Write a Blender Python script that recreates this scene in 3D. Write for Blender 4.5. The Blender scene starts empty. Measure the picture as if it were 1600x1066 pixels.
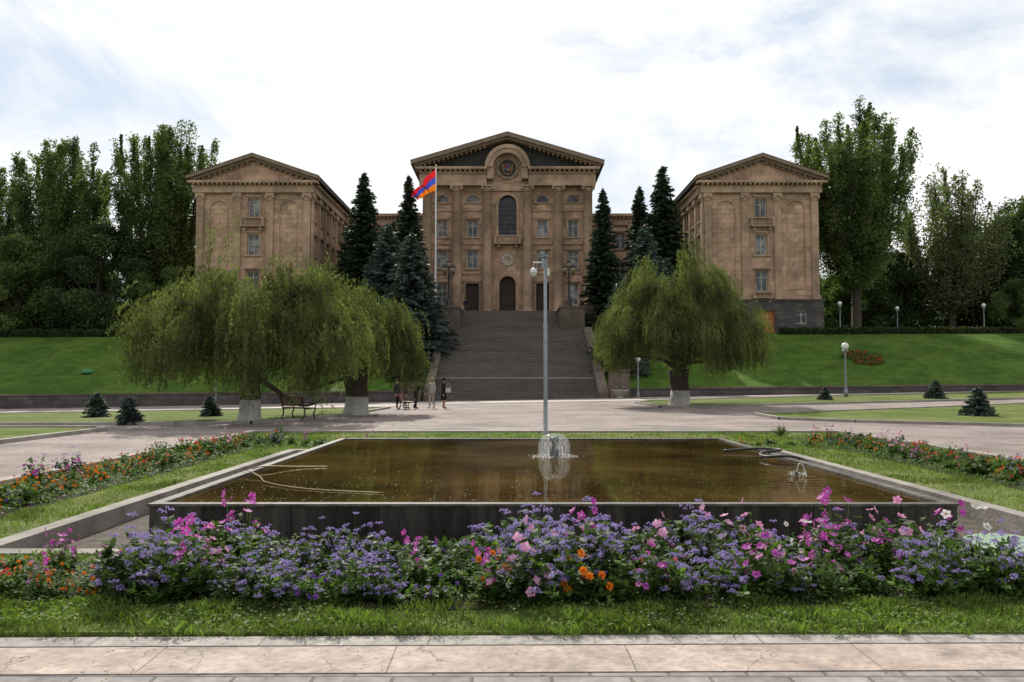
import bpy,bmesh,math,random
import numpy as np
from math import sin,cos,pi,sqrt,radians,atan2,exp
from mathutils import Vector
R=random.Random(7); rng=np.random.default_rng(7)
sc=bpy.context.scene
col=sc.collection
# ------------------------------------------------------------ materials
def newmat(name):
    m=bpy.data.materials.new(name); m.use_nodes=True
    nt=m.node_tree; nt.nodes.clear()
    out=nt.nodes.new('ShaderNodeOutputMaterial')
    return m,nt,out
def N(nt,t,**k):
    n=nt.nodes.new(t)
    for a,b in k.items():
        if a in('inputs',):
            for i,v in b.items(): n.inputs[i].default_value=v
        else: setattr(n,a,b)
    return n
def c4(c): return (c[0],c[1],c[2],1.0)
def ramp(nt,stops):
    r=nt.nodes.new('ShaderNodeValToRGB')
    e=r.color_ramp.elements
    while len(e)<len(stops): e.new(0.5)
    for i,(p,c) in enumerate(stops):
        e[i].position=p; e[i].color=c4(c) if len(c)==3 else c
    return r
def mix(nt,a,b,f,mode='MIX'):
    m=nt.nodes.new('ShaderNodeMix'); m.data_type='RGBA'; m.blend_type=mode
    for s,v in ((m.inputs[0],f),(m.inputs[6],a),(m.inputs[7],b)):
        if hasattr(v,'links') or hasattr(v,'is_output'): nt.links.new(v,s)
        else: s.default_value=v if not isinstance(v,tuple) else c4(v)
    return m.outputs[2]
def M(name,c1,c2=None,rough=.8,scale=4,bump=0,bscale=None,spec=.3,metal=0,detail=6,dark=None,stretch=None):
    m,nt,out=newmat(name)
    b=N(nt,'ShaderNodeBsdfPrincipled'); nt.links.new(b.outputs[0],out.inputs[0])
    b.inputs['Roughness'].default_value=rough; b.inputs['Metallic'].default_value=metal
    b.inputs['Specular IOR Level'].default_value=spec
    if c2 is None: c2=tuple(x*.72 for x in c1)
    tc=N(nt,'ShaderNodeTexCoord'); co=tc.outputs['Object']
    if stretch:
        mp=N(nt,'ShaderNodeMapping'); mp.inputs['Scale'].default_value=stretch
        nt.links.new(co,mp.inputs[0]); co=mp.outputs[0]
    n1=N(nt,'ShaderNodeTexNoise'); n1.inputs['Scale'].default_value=scale; n1.inputs['Detail'].default_value=detail
    n1.inputs['Roughness'].default_value=.65
    nt.links.new(co,n1.inputs[0])
    r=ramp(nt,[(.32,c1),(.68,c2)]); nt.links.new(n1.outputs[0],r.inputs[0])
    cc=r.outputs[0]
    if dark:
        n2=N(nt,'ShaderNodeTexNoise'); n2.inputs['Scale'].default_value=scale*.17; n2.inputs['Detail'].default_value=4
        nt.links.new(co,n2.inputs[0])
        r2=ramp(nt,[(.35,(dark,)*3),(.6,(1,1,1))]); nt.links.new(n2.outputs[0],r2.inputs[0])
        cc=mix(nt,cc,r2.outputs[0],1.0,'MULTIPLY')
    nt.links.new(cc,b.inputs['Base Color'])
    if bump:
        n3=N(nt,'ShaderNodeTexNoise'); n3.inputs['Scale'].default_value=bscale or scale*4; n3.inputs['Detail'].default_value=5
        nt.links.new(co,n3.inputs[0])
        bp=N(nt,'ShaderNodeBump'); bp.inputs['Strength'].default_value=bump; bp.inputs['Distance'].default_value=.03
        nt.links.new(n3.outputs[0],bp.inputs['Height']); nt.links.new(bp.outputs[0],b.inputs['Normal'])
    return m
def stonemat(name,c1,c2,mortar,bw,bh,ms=.012,rough=.85,flat=False,stain=.6,bump=.4,c3=None,sscale=.5,nscale=3,cracks=False):
    m,nt,out=newmat(name)
    b=N(nt,'ShaderNodeBsdfPrincipled'); nt.links.new(b.outputs[0],out.inputs[0])
    b.inputs['Roughness'].default_value=rough; b.inputs['Specular IOR Level'].default_value=.25
    tc=N(nt,'ShaderNodeTexCoord'); sx=N(nt,'ShaderNodeSeparateXYZ'); nt.links.new(tc.outputs['Object'],sx.inputs[0])
    cb=N(nt,'ShaderNodeCombineXYZ')
    if flat:
        nt.links.new(sx.outputs[0],cb.inputs[0]); nt.links.new(sx.outputs[1],cb.inputs[1])
    else:
        ad=N(nt,'ShaderNodeMath',operation='ADD'); nt.links.new(sx.outputs[0],ad.inputs[0]); nt.links.new(sx.outputs[1],ad.inputs[1])
        nt.links.new(ad.outputs[0],cb.inputs[0]); nt.links.new(sx.outputs[2],cb.inputs[1])
    br=N(nt,'ShaderNodeTexBrick'); nt.links.new(cb.outputs[0],br.inputs['Vector'])
    br.inputs['Color1'].default_value=c4(c1); br.inputs['Color2'].default_value=c4(c2); br.inputs['Mortar'].default_value=c4(mortar)
    br.inputs['Scale'].default_value=1; br.inputs['Mortar Size'].default_value=ms; br.inputs['Brick Width'].default_value=bw; br.inputs['Row Height'].default_value=bh
    br.inputs['Mortar Smooth'].default_value=.2; br.inputs['Bias'].default_value=-.1
    cc=br.outputs['Color']
    if c3:
        br2=N(nt,'ShaderNodeTexVoronoi'); mp=N(nt,'ShaderNodeMapping'); mp.inputs['Scale'].default_value=(1/bw,1/bh,1)
        nt.links.new(cb.outputs[0],mp.inputs[0]); nt.links.new(mp.outputs[0],br2.inputs['Vector']); br2.inputs['Scale'].default_value=.7
        r0=ramp(nt,[(.56,(0,0,0)),(.66,(1,1,1))]); nt.links.new(br2.outputs['Color'],r0.inputs[0])
        sm=N(nt,'ShaderNodeMath',operation='MULTIPLY',inputs={1:.7}); nt.links.new(r0.outputs[0],sm.inputs[0])
        cc=mix(nt,cc,c3,sm.outputs[0])
    n1=N(nt,'ShaderNodeTexNoise'); n1.inputs['Scale'].default_value=sscale; n1.inputs['Detail'].default_value=8; n1.inputs['Roughness'].default_value=.7
    nt.links.new(tc.outputs['Object'],n1.inputs[0])
    r=ramp(nt,[(.35,(stain,stain,stain)),(.6,(1.05,1.05,1.05))]); nt.links.new(n1.outputs[0],r.inputs[0])
    cc=mix(nt,cc,r.outputs[0],1.0,'MULTIPLY')
    n2=N(nt,'ShaderNodeTexNoise'); n2.inputs['Scale'].default_value=nscale*4; n2.inputs['Detail'].default_value=6
    nt.links.new(tc.outputs['Object'],n2.inputs[0])
    r2=ramp(nt,[(.3,(.75,.75,.75)),(.7,(1.15,1.15,1.15))]); nt.links.new(n2.outputs[0],r2.inputs[0])
    cc=mix(nt,cc,r2.outputs[0],1.0,'MULTIPLY')
    if cracks:
        nz=N(nt,'ShaderNodeTexNoise'); nz.inputs['Scale'].default_value=3; nz.inputs['Detail'].default_value=5; nt.links.new(tc.outputs['Object'],nz.inputs[0])
        mxv=mix(nt,tc.outputs['Object'],nz.outputs['Color'],.28)
        vo=N(nt,'ShaderNodeTexVoronoi'); vo.feature='DISTANCE_TO_EDGE'; vo.inputs['Scale'].default_value=3.2; nt.links.new(mxv,vo.inputs['Vector'])
        rc=ramp(nt,[(.0,(.4,.36,.33)),(.012,(1,1,1))]); nt.links.new(vo.outputs['Distance'],rc.inputs[0])
        ng=N(nt,'ShaderNodeTexNoise'); ng.inputs['Scale'].default_value=1.1; nt.links.new(tc.outputs['Object'],ng.inputs[0])
        rg=ramp(nt,[(.44,(0,0,0)),(.54,(1,1,1))]); nt.links.new(ng.outputs[0],rg.inputs[0])
        cc=mix(nt,cc,mix(nt,cc,rc.outputs[0],1.0,'MULTIPLY'),rg.outputs[0])
        n5=N(nt,'ShaderNodeTexNoise'); n5.inputs['Scale'].default_value=5; n5.inputs['Detail'].default_value=8; n5.inputs['Roughness'].default_value=.75; nt.links.new(tc.outputs['Object'],n5.inputs[0])
        r5=ramp(nt,[(.52,(1,1,1)),(.66,(.66,.66,.68))]); nt.links.new(n5.outputs[0],r5.inputs[0]); cc=mix(nt,cc,r5.outputs[0],1.0,'MULTIPLY')
    nt.links.new(cc,b.inputs['Base Color'])
    sb=N(nt,'ShaderNodeMath',operation='SUBTRACT'); nt.links.new(n2.outputs[0],sb.inputs[0]); nt.links.new(br.outputs['Fac'],sb.inputs[1])
    bp=N(nt,'ShaderNodeBump'); bp.inputs['Strength'].default_value=bump; bp.inputs['Distance'].default_value=.02
    nt.links.new(sb.outputs[0],bp.inputs['Height']); nt.links.new(bp.outputs[0],b.inputs['Normal'])
    return m
def leafmat(name,c1,c2,trans=.4,cs=.8,lo=.55,hi=1.25,rough=.6,tcol=None):
    m,nt,out=newmat(name)
    g=N(nt,'ShaderNodeNewGeometry')
    r=ramp(nt,[(0,c1),(1,c2)]); nt.links.new(g.outputs['Random Per Island'],r.inputs[0])
    tc=N(nt,'ShaderNodeTexCoord'); n=N(nt,'ShaderNodeTexNoise'); n.inputs['Scale'].default_value=cs; n.inputs['Detail'].default_value=3
    nt.links.new(tc.outputs['Object'],n.inputs[0])
    r2=ramp(nt,[(.35,(lo,)*3),(.65,(hi,)*3)]); nt.links.new(n.outputs[0],r2.inputs[0])
    cc=mix(nt,r.outputs[0],r2.outputs[0],1.0,'MULTIPLY')
    b=N(nt,'ShaderNodeBsdfPrincipled'); b.inputs['Roughness'].default_value=rough; b.inputs['Specular IOR Level'].default_value=.3
    nt.links.new(cc,b.inputs['Base Color'])
    t=N(nt,'ShaderNodeBsdfTranslucent')
    tcc=mix(nt,cc,tcol or (1.3,1.5,.6),1.0,'MULTIPLY'); nt.links.new(tcc,t.inputs[0])
    ms=N(nt,'ShaderNodeMixShader'); ms.inputs[0].default_value=trans
    nt.links.new(b.outputs[0],ms.inputs[1]); nt.links.new(t.outputs[0],ms.inputs[2]); nt.links.new(ms.outputs[0],out.inputs[0])
    return m
# ------------------------------------------------------------ mesh builder
class MB:
    def __init__(s): s.v=[];s.f=[];s.m=[];s.s=[]
    def add(s,vs,fs,m=0,sm=False):
        o=len(s.v); s.v+= [tuple(p) for p in vs]
        for f in fs: s.f.append(tuple(i+o for i in f)); s.m.append(m); s.s.append(sm)
    def box(s,x0,x1,y0,y1,z0,z1,m=0,P=None):
        vs=[(x,y,z) for z in(z0,z1) for y in(y0,y1) for x in(x0,x1)]
        if P: vs=[P(*p) for p in vs]
        s.add(vs,[(0,2,3,1),(4,5,7,6),(0,1,5,4),(2,6,7,3),(0,4,6,2),(1,3,7,5)],m)
    def lathe(s,prof,n=16,c=(0,0,0),m=0,sm=True,sx=1,sy=1):
        vs=[];fs=[]
        for r,z in prof:
            for i in range(n):
                a=2*pi*i/n; vs.append((c[0]+r*cos(a)*sx,c[1]+r*sin(a)*sy,c[2]+z))
        for j in range(len(prof)-1):
            for i in range(n):
                k=(i+1)%n; fs.append((j*n+i,j*n+k,(j+1)*n+k,(j+1)*n+i))
        fs.append(tuple(range(n))[::-1]); fs.append(tuple((len(prof)-1)*n+i for i in range(n)))
        s.add(vs,fs,m,sm)
    def ball(s,c,r,n=12,m=0,sx=1,sy=1,sz=1):
        k=max(6,n//2); prof=[(max(1e-4,r*sin(pi*j/k)),-r*cos(pi*j/k)*sz) for j in range(k+1)]
        s.lathe(prof,n,c,m,True,sx,sy)
    def tube(s,pts,rad,n=8,m=0,sm=True):
        pts=[Vector(p) for p in pts]
        if not hasattr(rad,'__len__'): rad=[rad]*len(pts)
        vs=[];fs=[]
        ref=Vector((0,0,1))
        d0=(pts[-1]-pts[0])
        if d0.length<1e-6 or abs(d0.normalized().z)>.8: ref=Vector((0,1,0.01))
        for i,p in enumerate(pts):
            t=(pts[min(i+1,len(pts)-1)]-pts[max(i-1,0)])
            t=t.normalized() if t.length>1e-9 else Vector((0,0,1))
            a=t.cross(ref)
            if a.length<1e-4: a=t.cross(Vector((1,0,0)))
            a.normalize(); b=t.cross(a)
            for j in range(n):
                q=2*pi*j/n; vs.append(p+(a*cos(q)+b*sin(q))*rad[i])
        for i in range(len(pts)-1):
            for j in range(n):
                k=(j+1)%n; fs.append((i*n+j,i*n+k,(i+1)*n+k,(i+1)*n+j))
        fs.append(tuple(range(n))); fs.append(tuple((len(pts)-1)*n+i for i in range(n)))
        s.add(vs,fs,m,sm)
    def prism(s,poly,lo,hi,m=0,P=None):
        P=P or (lambda u,n,z:(u,-n,z))
        k=len(poly); vs=[P(u,lo,z) for u,z in poly]+[P(u,hi,z) for u,z in poly]
        fs=[tuple(range(k)),tuple(range(2*k-1,k-1,-1))]+[(i,(i+1)%k,k+(i+1)%k,k+i) for i in range(k)]
        s.add(vs,fs,m)
def link(o,parent=None,loc=None,rot=None):
    col.objects.link(o)
    if parent: o.parent=parent
    if loc is not None: o.location=loc
    if rot is not None: o.rotation_euler=rot
    return o
def mk(mb,name,mats,parent=None,loc=None,rot=None):
    me=bpy.data.meshes.new(name); me.from_pydata(mb.v,[],mb.f); me.update()
    for m in (mats if isinstance(mats,(list,tuple)) else [mats]): me.materials.append(m)
    me.polygons.foreach_set('material_index',mb.m); me.polygons.foreach_set('use_smooth',mb.s)
    return link(bpy.data.objects.new(name,me),parent,loc,rot)
def npmesh(name,V,F,mats,midx=None):
    me=bpy.data.meshes.new(name); V=np.asarray(V,dtype=np.float32); F=np.asarray(F,dtype=np.int32)
    k=F.shape[1]
    me.vertices.add(len(V)); me.vertices.foreach_set('co',V.ravel())
    me.loops.add(F.size); me.loops.foreach_set('vertex_index',F.ravel())
    me.polygons.add(len(F)); me.polygons.foreach_set('loop_start',np.arange(len(F),dtype=np.int32)*k)
    for m in (mats if isinstance(mats,(list,tuple)) else [mats]): me.materials.append(m)
    if midx is not None: me.polygons.foreach_set('material_index',np.asarray(midx,dtype=np.int32))
    me.update(calc_edges=True)
    return me
def npobj(name,V,F,mats,parent=None,loc=None,midx=None):
    return link(bpy.data.objects.new(name,npmesh(name,V,F,mats,midx)),parent,loc)
def diam(c,a,b):
    V=np.stack([c-a,c+b,c+a,c-b],1).reshape(-1,3); F=np.arange(len(c)*4).reshape(-1,4); return V,F
def unit(v): return v/(np.linalg.norm(v,axis=-1,keepdims=True)+1e-9)
def rv(n,g=None):
    return unit((g or rng).normal(size=(n,3)))
def perp(a,g=None): return unit(np.cross(a,rv(len(a),g)))
def thing(name,label,cat,loc=(0,0,0),group=None,rot=None,scale=None):
    e=bpy.data.objects.new(name,None); e.empty_display_size=.3; link(e,None,loc,rot)
    if scale: e.scale=(scale,)*3
    e["label"]=label; e["category"]=cat
    if group: e["group"]=group
    return e
def tag(o,label,cat,group=None):
    o["label"]=label;o["category"]=cat
    if group:o["group"]=group
    return o
def struct(o): o["kind"]="structure"; return o
def clone(t,loc,rz=None,scale=None,label=None):
    kids={}
    def walk(o):
        kids[o]=list(o.children)
        for ch in kids[o]: walk(ch)
    walk(t)
    def rec(o,par):
        c=o.copy(); col.objects.link(c)
        if par: c.parent=par; c.matrix_parent_inverse=o.matrix_parent_inverse.copy()
        for ch in kids[o]: rec(ch,c)
        return c
    c=rec(t,None); c.location=loc
    if rz is not None: c.rotation_euler=(0,0,rz)
    if scale is not None: c.scale=(scale,)*3 if not isinstance(scale,tuple) else scale
    if label: c["label"]=label
    return c
# ------------------------------------------------------------ terrain
def sstep(t): t=max(0,min(1,t)); return t*t*(3-2*t)
def g(x,y): return .018*max(-60,min(60,x))*sstep((y-24)/31)
def zw(x): return .72+.0105*max(-60,min(60,x))
def H(x,y):
    if y<=64.15: return g(x,y)
    if -7<x<7.7 and y<96: return g(x,y)-.6
    top=6.0+.006*max(-60,min(60,x))
    if y<81:
        t=max(0,(y-64.5)/16.5); t=t*.75+.25*sstep(t); return zw(x)-.05+(top-zw(x)+.05)*t
    if y<84: return top+(6.5-top)*(y-81)/3
    return 6.5
# ---- palette
tuff=stonemat('tuff_masonry',(.69,.47,.315),(.44,.30,.20),(.25,.17,.115),1.05,.52,.014,stain=.5,c3=(.60,.365,.28),sscale=.5)
tuff_trim=M('tuff_trim',(.60,.42,.29),(.37,.255,.175),rough=.85,scale=1.3,bump=.3,bscale=14,dark=.55)
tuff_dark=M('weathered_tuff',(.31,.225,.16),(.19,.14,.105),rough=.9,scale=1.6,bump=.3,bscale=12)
tymp=M('tympanum_patina_shade',(.062,.062,.058),(.036,.038,.038),rough=.9,scale=2,bump=.3)  # near-black tone takes in patina and painted roof shadow
basalt=stonemat('basalt_masonry',(.095,.085,.083),(.15,.13,.125),(.05,.045,.042),.8,.4,.015,stain=.7)
roofm=M('roof_sheet',(.11,.08,.06),(.07,.05,.04),rough=.7,scale=2)
frame_m=M('window_frame_paint',(.6,.57,.52),(.48,.45,.4),rough=.6,scale=3)
darkframe=M('dark_bronze_frame',(.035,.03,.028),(.02,.017,.015),rough=.5,scale=3)
woodm=M('orange_wood_door',(.5,.21,.07),(.36,.14,.045),rough=.5,scale=3,stretch=(6,6,1))
darkwood=M('dark_wood_door',(.06,.032,.02),(.035,.02,.012),rough=.5,scale=3)
def glassmat(name,lo,mid,hi):
    m,nt,out=newmat(name); b=N(nt,'ShaderNodeBsdfPrincipled'); nt.links.new(b.outputs[0],out.inputs[0])
    oi=N(nt,'ShaderNodeObjectInfo'); r=ramp(nt,[(0,lo),(.5,mid),(1,hi)]); nt.links.new(oi.outputs['Random'],r.inputs[0])
    tc=N(nt,'ShaderNodeTexCoord'); n=N(nt,'ShaderNodeTexNoise'); n.inputs['Scale'].default_value=1.4; nt.links.new(tc.outputs['Object'],n.inputs[0])
    r2=ramp(nt,[(.4,(.35,)*3),(.6,(1.1,)*3)]); nt.links.new(n.outputs[0],r2.inputs[0])
    nt.links.new(mix(nt,r.outputs[0],r2.outputs[0],1.0,'MULTIPLY'),b.inputs['Base Color'])
    b.inputs['Roughness'].default_value=.15; b.inputs['Specular IOR Level'].default_value=.45
    return m
glass=glassmat('window_glass',(.05,.053,.055),(.17,.18,.185),(.44,.44,.43)); dglass=glassmat('dark_glass',(.02,.025,.03),(.03,.035,.04),(.04,.045,.05))  # window_glass: pale pane tones stand in for reflected sky and curtains
gold=M('gilded_metal',(.55,.36,.12),(.4,.25,.08),rough=.4,metal=.6)
iron=M('black_iron',(.025,.025,.025),(.015,.015,.015),rough=.5,spec=.5)
# ------------------------------------------------------------ building helpers
def inop(u,z,ops):
    for o in ops:
        if abs(u-o['c'])<o['w']/2-1e-4 and o['z']<z<o['z']+o['h']: return True
    return False
def outline(o,k=12,ins=0,zb_ins=0):
    c,w,z,h=o['c'],o['w']/2-ins,o['z']+ins,o['h']
    if o.get('a'):
        zc=o['z']+h-o['w']/2
        p=[(c-w,min(z,zc)),(c+w,min(z,zc))]
        return p+[(c+w*cos(pi*i/k),zc+w*sin(pi*i/k)) for i in range(k+1)]
    return [(c-w,z),(c+w,z),(c+w,o['z']+h-ins),(c-w,o['z']+h-ins)]
def facade(mb,P,x0,x1,z0,z1,ops,dep=.35,m=0,mr=0,n0=0):
    us=sorted({x0,x1}|{round(o['c']+s*o['w']/2,4) for o in ops for s in(-1,1)})
    zs=sorted({z0,z1}|{round(o['z'],4) for o in ops}|{round(o['z']+o['h'],4) for o in ops})
    for i in range(len(us)-1):
        for j in range(len(zs)-1):
            a,b,c,d=us[i],us[i+1],zs[j],zs[j+1]
            if inop((a+b)/2,(c+d)/2,ops): continue
            mb.add([P(a,n0,c),P(b,n0,c),P(b,n0,d),P(a,n0,d)],[(0,1,2,3)],m)
    for o in ops:
        ol=outline(o); k=len(ol)
        d=o.get('d',dep)
        for i in range(k):
            a,b=ol[i],ol[(i+1)%k]
            if abs(a[0]-b[0])+abs(a[1]-b[1])<1e-6: continue
            mb.add([P(a[0],n0,a[1]),P(b[0],n0,b[1]),P(b[0],n0-d,b[1]),P(a[0],n0-d,a[1])],[(0,1,2,3)],mr)
        if o.get('blind'):
            mb.add([P(u,n0-d,z) for u,z in ol],[tuple(range(k))],m)
        if o.get('a'):
            zt=o['z']+o['h']; zc=zt-o['w']/2; r=o['w']/2
            for s in(-1,1):
                arc=[(o['c']+s*r*cos(pi/2*i/8),zc+r*sin(pi/2*i/8)) for i in range(9)]
                for i in range(8):
                    mb.add([P(o['c']+s*r,n0,zt),P(arc[i][0],n0,arc[i][1]),P(arc[i+1][0],n0,arc[i+1][1])],[(0,1,2)],m)
def ring(mb,P,o,ins0,ins1,n0,n1,m=0,skipbottom=False):
    A=outline(o,ins=ins0);B=outline(o,ins=ins1);k=len(A)
    for i in range(k):
        if skipbottom and i==0: continue
        j=(i+1)%k
        q=[P(A[i][0],n1,A[i][1]),P(A[j][0],n1,A[j][1]),P(B[j][0],n1,B[j][1]),P(B[i][0],n1,B[i][1]),
           P(A[i][0],n0,A[i][1]),P(A[j][0],n0,A[j][1]),P(B[j][0],n0,B[j][1]),P(B[i][0],n0,B[i][1])]
        mb.add(q,[(0,1,2,3),(0,1,5,4),(3,2,6,7)],m)
def window(parent,P,o,n0=0,fm=None,name='window',gm=None,lattice=False):
    d=o.get('d',.35); mb=MB(); ol=outline(o)
    mb.add([P(u,n0-d,z) for u,z in ol],[tuple(range(len(ol)))])
    w=mk(mb,name,gm or glass,parent)
    fr=MB(); ring(fr,P,o,0.0,.09,n0-d+.002,n0-d+.07)
    c,hw,z,h=o['c'],o['w']/2,o['z'],o['h']
    ztop=z+h-(hw if o.get('a') else 0)
    if not(o.get('a') and h<hw*1.3):
        if lattice:
            for k in(-.5,0,.5): fr.box(c+k*hw-.03,c+k*hw+.03,n0-d+.004,n0-d+.05,z+.09,z+h-.12-(0 if k==0 else .14*hw),0,P)
            q=z+.55
            while q<ztop: fr.box(c-hw+.09,c+hw-.09,n0-d+.006,n0-d+.06,q-.025,q+.025,0,P); q+=.55
        else:
            fr.box(c-.035,c+.035,n0-d+.004,n0-d+.06,z+.09,z+h-.09,0,P)
            zt=z+h*.68; fr.box(c-hw+.09,c-.036,n0-d+.004,n0-d+.06,zt-.03,zt+.03,0,P); fr.box(c+.036,c+hw-.09,n0-d+.004,n0-d+.06,zt-.03,zt+.03,0,P)
    mk(fr,'frame',fm or frame_m,w)
    return w
def surround(mb,P,o,t=.16,n=.08,hood=True,sill=True):
    c,hw,z,h=o['c'],o['w']/2,o['z'],o['h']
    if o.get('a'):
        ring(mb,P,o,-t,-.002,0,n,0,True)
    else:
        mb.box(c-hw-t,c-hw-.002,0,n,z,z+h,0,P); mb.box(c+hw+.002,c+hw+t,0,n,z,z+h,0,P)
        mb.box(c-hw-t,c+hw+t,0,n,z+h+.001,z+h+t,0,P)
        if hood: mb.box(c-hw-t-.1,c+hw+t+.1,0,n+.16,z+h+t+.001,z+h+t+.14,0,P)
    if sill: mb.box(c-hw-t-.05,c+hw+t+.05,-.1,n+.1,z-.16,z-.002,0,P)
def balcony(parent,P,c,w,z0,z1,proj=.8):
    mb=MB(); mb.box(c-w/2,c+w/2,.002,proj,z0,z0+.16,0,P)
    mb.box(c-w/2,c+w/2,proj-.2,proj-.02,z1-.14,z1,0,P)
    for s in(-1,1):
        mb.box(c+s*(w/2-.1)-.1,c+s*(w/2-.1)+.1,proj-.22,proj,z0+.161,z1-.141,0,P)
        mb.box(c+s*(w/2-.12)-.07,c+s*(w/2-.12)+.07,.01,proj-.21,z1-.13,z1-.01,0,P)
        mb.box(c+s*w*.33-.12,c+s*w*.33+.12,.003,proj*.7,z0-.4,z0-.002,0,P)
    k=int((w-.4)/.26)
    for i in range(k):
        u=c-w/2+.2+(w-.4)*(i+.5)/k; q=P(u,proj-.11,z0+.161); hh=z1-z0-.3
        mb.lathe([(.05,0),(.085,hh*.3),(.04,hh*.6),(.045,hh)],8,q)
    return mk(mb,'balcony',tuff_trim,parent)
def column(parent,P,u,z0,z1,r=.6,cap=1.0,n=.5):
    mb=MB(); b=P(u,n,0)
    mb.lathe([(r*1.25,z0),(r*1.25,z0+.2),(r*1.12,z0+.3),(r*1.02,z0+.45),(r,z0+.5),(r,z0+(z1-z0)*.35),(r*.86,z1-cap),(r*.95,z1-cap+.03),(r*.95,z1-cap+.1),(r*.84,z1-cap+.12),(r*.9,z1-cap*.6),(r*1.05,z1-cap*.42),(r*.98,z1-.2),(r*1.1,z1-.16)],20,b)
    mb.box(u-r*1.3,u+r*1.3,-.1,n+r*1.3,z0-.5,z0-.002,0,P)
    mb.box(u-r*1.3,u+r*1.3,-.1,n+r*1.3,z1-.158,z1-.002,0,P)
    for s in(-1,1):
        q0=Vector(P(u+s*r*1.02,n+r*.75,z1-.36)); q1=Vector(P(u+s*r*1.02,n+r*1.18,z1-.36)); mb.tube([q0,q1],.2,10)
        for t in(-.5,0,.5):
            q=P(u+t*r*1.2+s*.0,n+r*.95,z1-cap*.72); mb.ball(q,.13,8,sz=1.5)
    return mk(mb,'column',tuff_trim,parent)
def pilaster(mb,P,u,z0,z1,w=.8,n=.22,cap=.8):
    mb.box(u-w/2,u+w/2,0,n,z0+.4,z1-cap,0,P); mb.box(u-w/2-.1,u+w/2+.1,0,n+.1,z0,z0+.399,0,P)
    mb.box(u-w/2-.04,u+w/2+.04,0,n+.05,z1-cap+.001,z1-cap+.12,0,P)
    mb.box(u-w/2+.02,u+w/2-.02,0,n+.03,z1-cap+.121,z1-.35,0,P)
    mb.box(u-w/2-.1,u+w/2+.1,0,n+.14,z1-.349,z1-.002,0,P)
    for s in(-1,1):
        mb.tube([P(u+s*w*.5,n,z1-.5),P(u+s*w*.5,n+.2,z1-.5)],.16,8)
def dentils(mb,P,u0,u1,n0,n1,z0,z1,step=.6,w=.28):
    k=int((u1-u0)/step)
    for i in range(k+1):
        u=u0+(u1-u0)*i/k; mb.box(u-w/2,u+w/2,n0,n1,z0,z1,0,P)
def front(u,n,z): return (u,-n,z)
def pediment(parent,half,eave,ze,zp,n_over,depth,th=.5,tymp_mat=None,arch_r=0,n_t=.25):
    slope=(zp-ze)/(eave)
    mb=MB()
    for s in(-1,1):
        poly=[(0,zp),(s*eave,ze),(s*eave,ze-th),(0,zp-th)]
        mb.prism(poly,-.3,n_over,0)
        poly=[(0,zp-th-.002),(s*(eave-.35),ze+.35*slope-th-.002),(s*(eave-.35),ze+.35*slope-th-.28),(0,zp-th-.28)]
        mb.prism(poly,-.3,n_over-.35,0)
        k=int(eave/.55)
        for i in range(1,k):
            u=s*eave*i/k; z=zp-slope*abs(u)-th-.285
            if abs(u)>arch_r: mb.box(u-.13,u+.13,-.25,n_over-.5,z-.24,z,0,front)
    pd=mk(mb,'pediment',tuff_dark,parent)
    t=MB(); hw=half
    zt=lambda u: zp-th-.1-slope*abs(u)
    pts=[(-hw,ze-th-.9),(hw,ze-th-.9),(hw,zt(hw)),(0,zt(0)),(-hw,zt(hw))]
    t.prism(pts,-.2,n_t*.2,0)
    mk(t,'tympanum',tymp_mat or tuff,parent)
    r=MB()
    for s in(-1,1):
        r.add([(0,-n_over-.05,zp+.03),(s*(eave+.08),-n_over-.05,ze+.0),(s*(eave+.08),depth,ze),(0,depth,zp+.03)],[(0,1,2,3)])
        r.add([(s*eave,.3,ze-.002),(s*eave,depth,ze-.002),(s*eave,depth,ze-th),(s*eave,.3,ze-th)],[(0,1,2,3)])
        r.add([(s*eave,.3,ze-th),(s*eave,depth,ze-th),(s*(half-.1),depth,ze-th),(s*(half-.1),.3,ze-th)],[(0,1,2,3)])
    r.add([(-half,depth,ze-.5),(half,depth,ze-.5),(half,depth,ze),(0,depth,zp),(-half,depth,ze)],[(0,1,2,3,4)])
    mk(r,'roof',roofm,parent)
    return pd
# ------------------------------------------------------------ central building
CX=-.55
B=thing('parliament_building','brown tuff parliament building with columns, pediment and round crest','building',(CX,97,9.2))
hw=10.4
ops=[dict(c=0,w=2.2,z=9.95,h=5.15,a=1,d=.5),dict(c=0,w=2.0,z=0,h=5.1,a=1,d=.7)]
wins=[];doors=[]
for s in(-1,1):
    for c in(4.3,8.05):
        ops.append(dict(c=s*c,w=1.3,z=6.05,h=2.15,d=.35)); wins.append(ops[-1])
        ops.append(dict(c=s*c,w=1.3,z=9.9,h=2.1,d=.35)); wins.append(ops[-1])
        ops.append(dict(c=s*c,w=1.7,z=14.2,h=.9,a=1,d=.3)); wins.append(ops[-1])
    ops.append(dict(c=s*8.05,w=1.3,z=1.6,h=2.6,d=.35)); wins.append(ops[-1])
    ops.append(dict(c=s*4.3,w=1.6,z=0,h=4.2,d=.5)); doors.append(ops[-1])
mb=MB(); facade(mb,front,-hw,hw,-.5,18.0,ops)
for s in(-1,1): mb.add([(s*hw,0,-3),(s*hw,18,-3),(s*hw,18,18),(s*hw,0,18)],[(0,1,2,3)])
mb.add([(-hw,18,-3),(hw,18,-3),(hw,18,18),(-hw,18,18)],[(0,1,2,3)])
mk(mb,'wall',tuff,B)
tr=MB()
for o in wins:
    window(B,front,o)
    surround(tr,front,o,hood=not o.get('a'))
window(B,front,ops[0],fm=darkframe,lattice=True,gm=dglass)
surround(tr,front,ops[0],t=.35,n=.14,sill=False); surround(tr,front,ops[1],t=.35,n=.14,sill=False)
for o in doors: surround(tr,front,o,t=.22,n=.12,sill=False)
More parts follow.
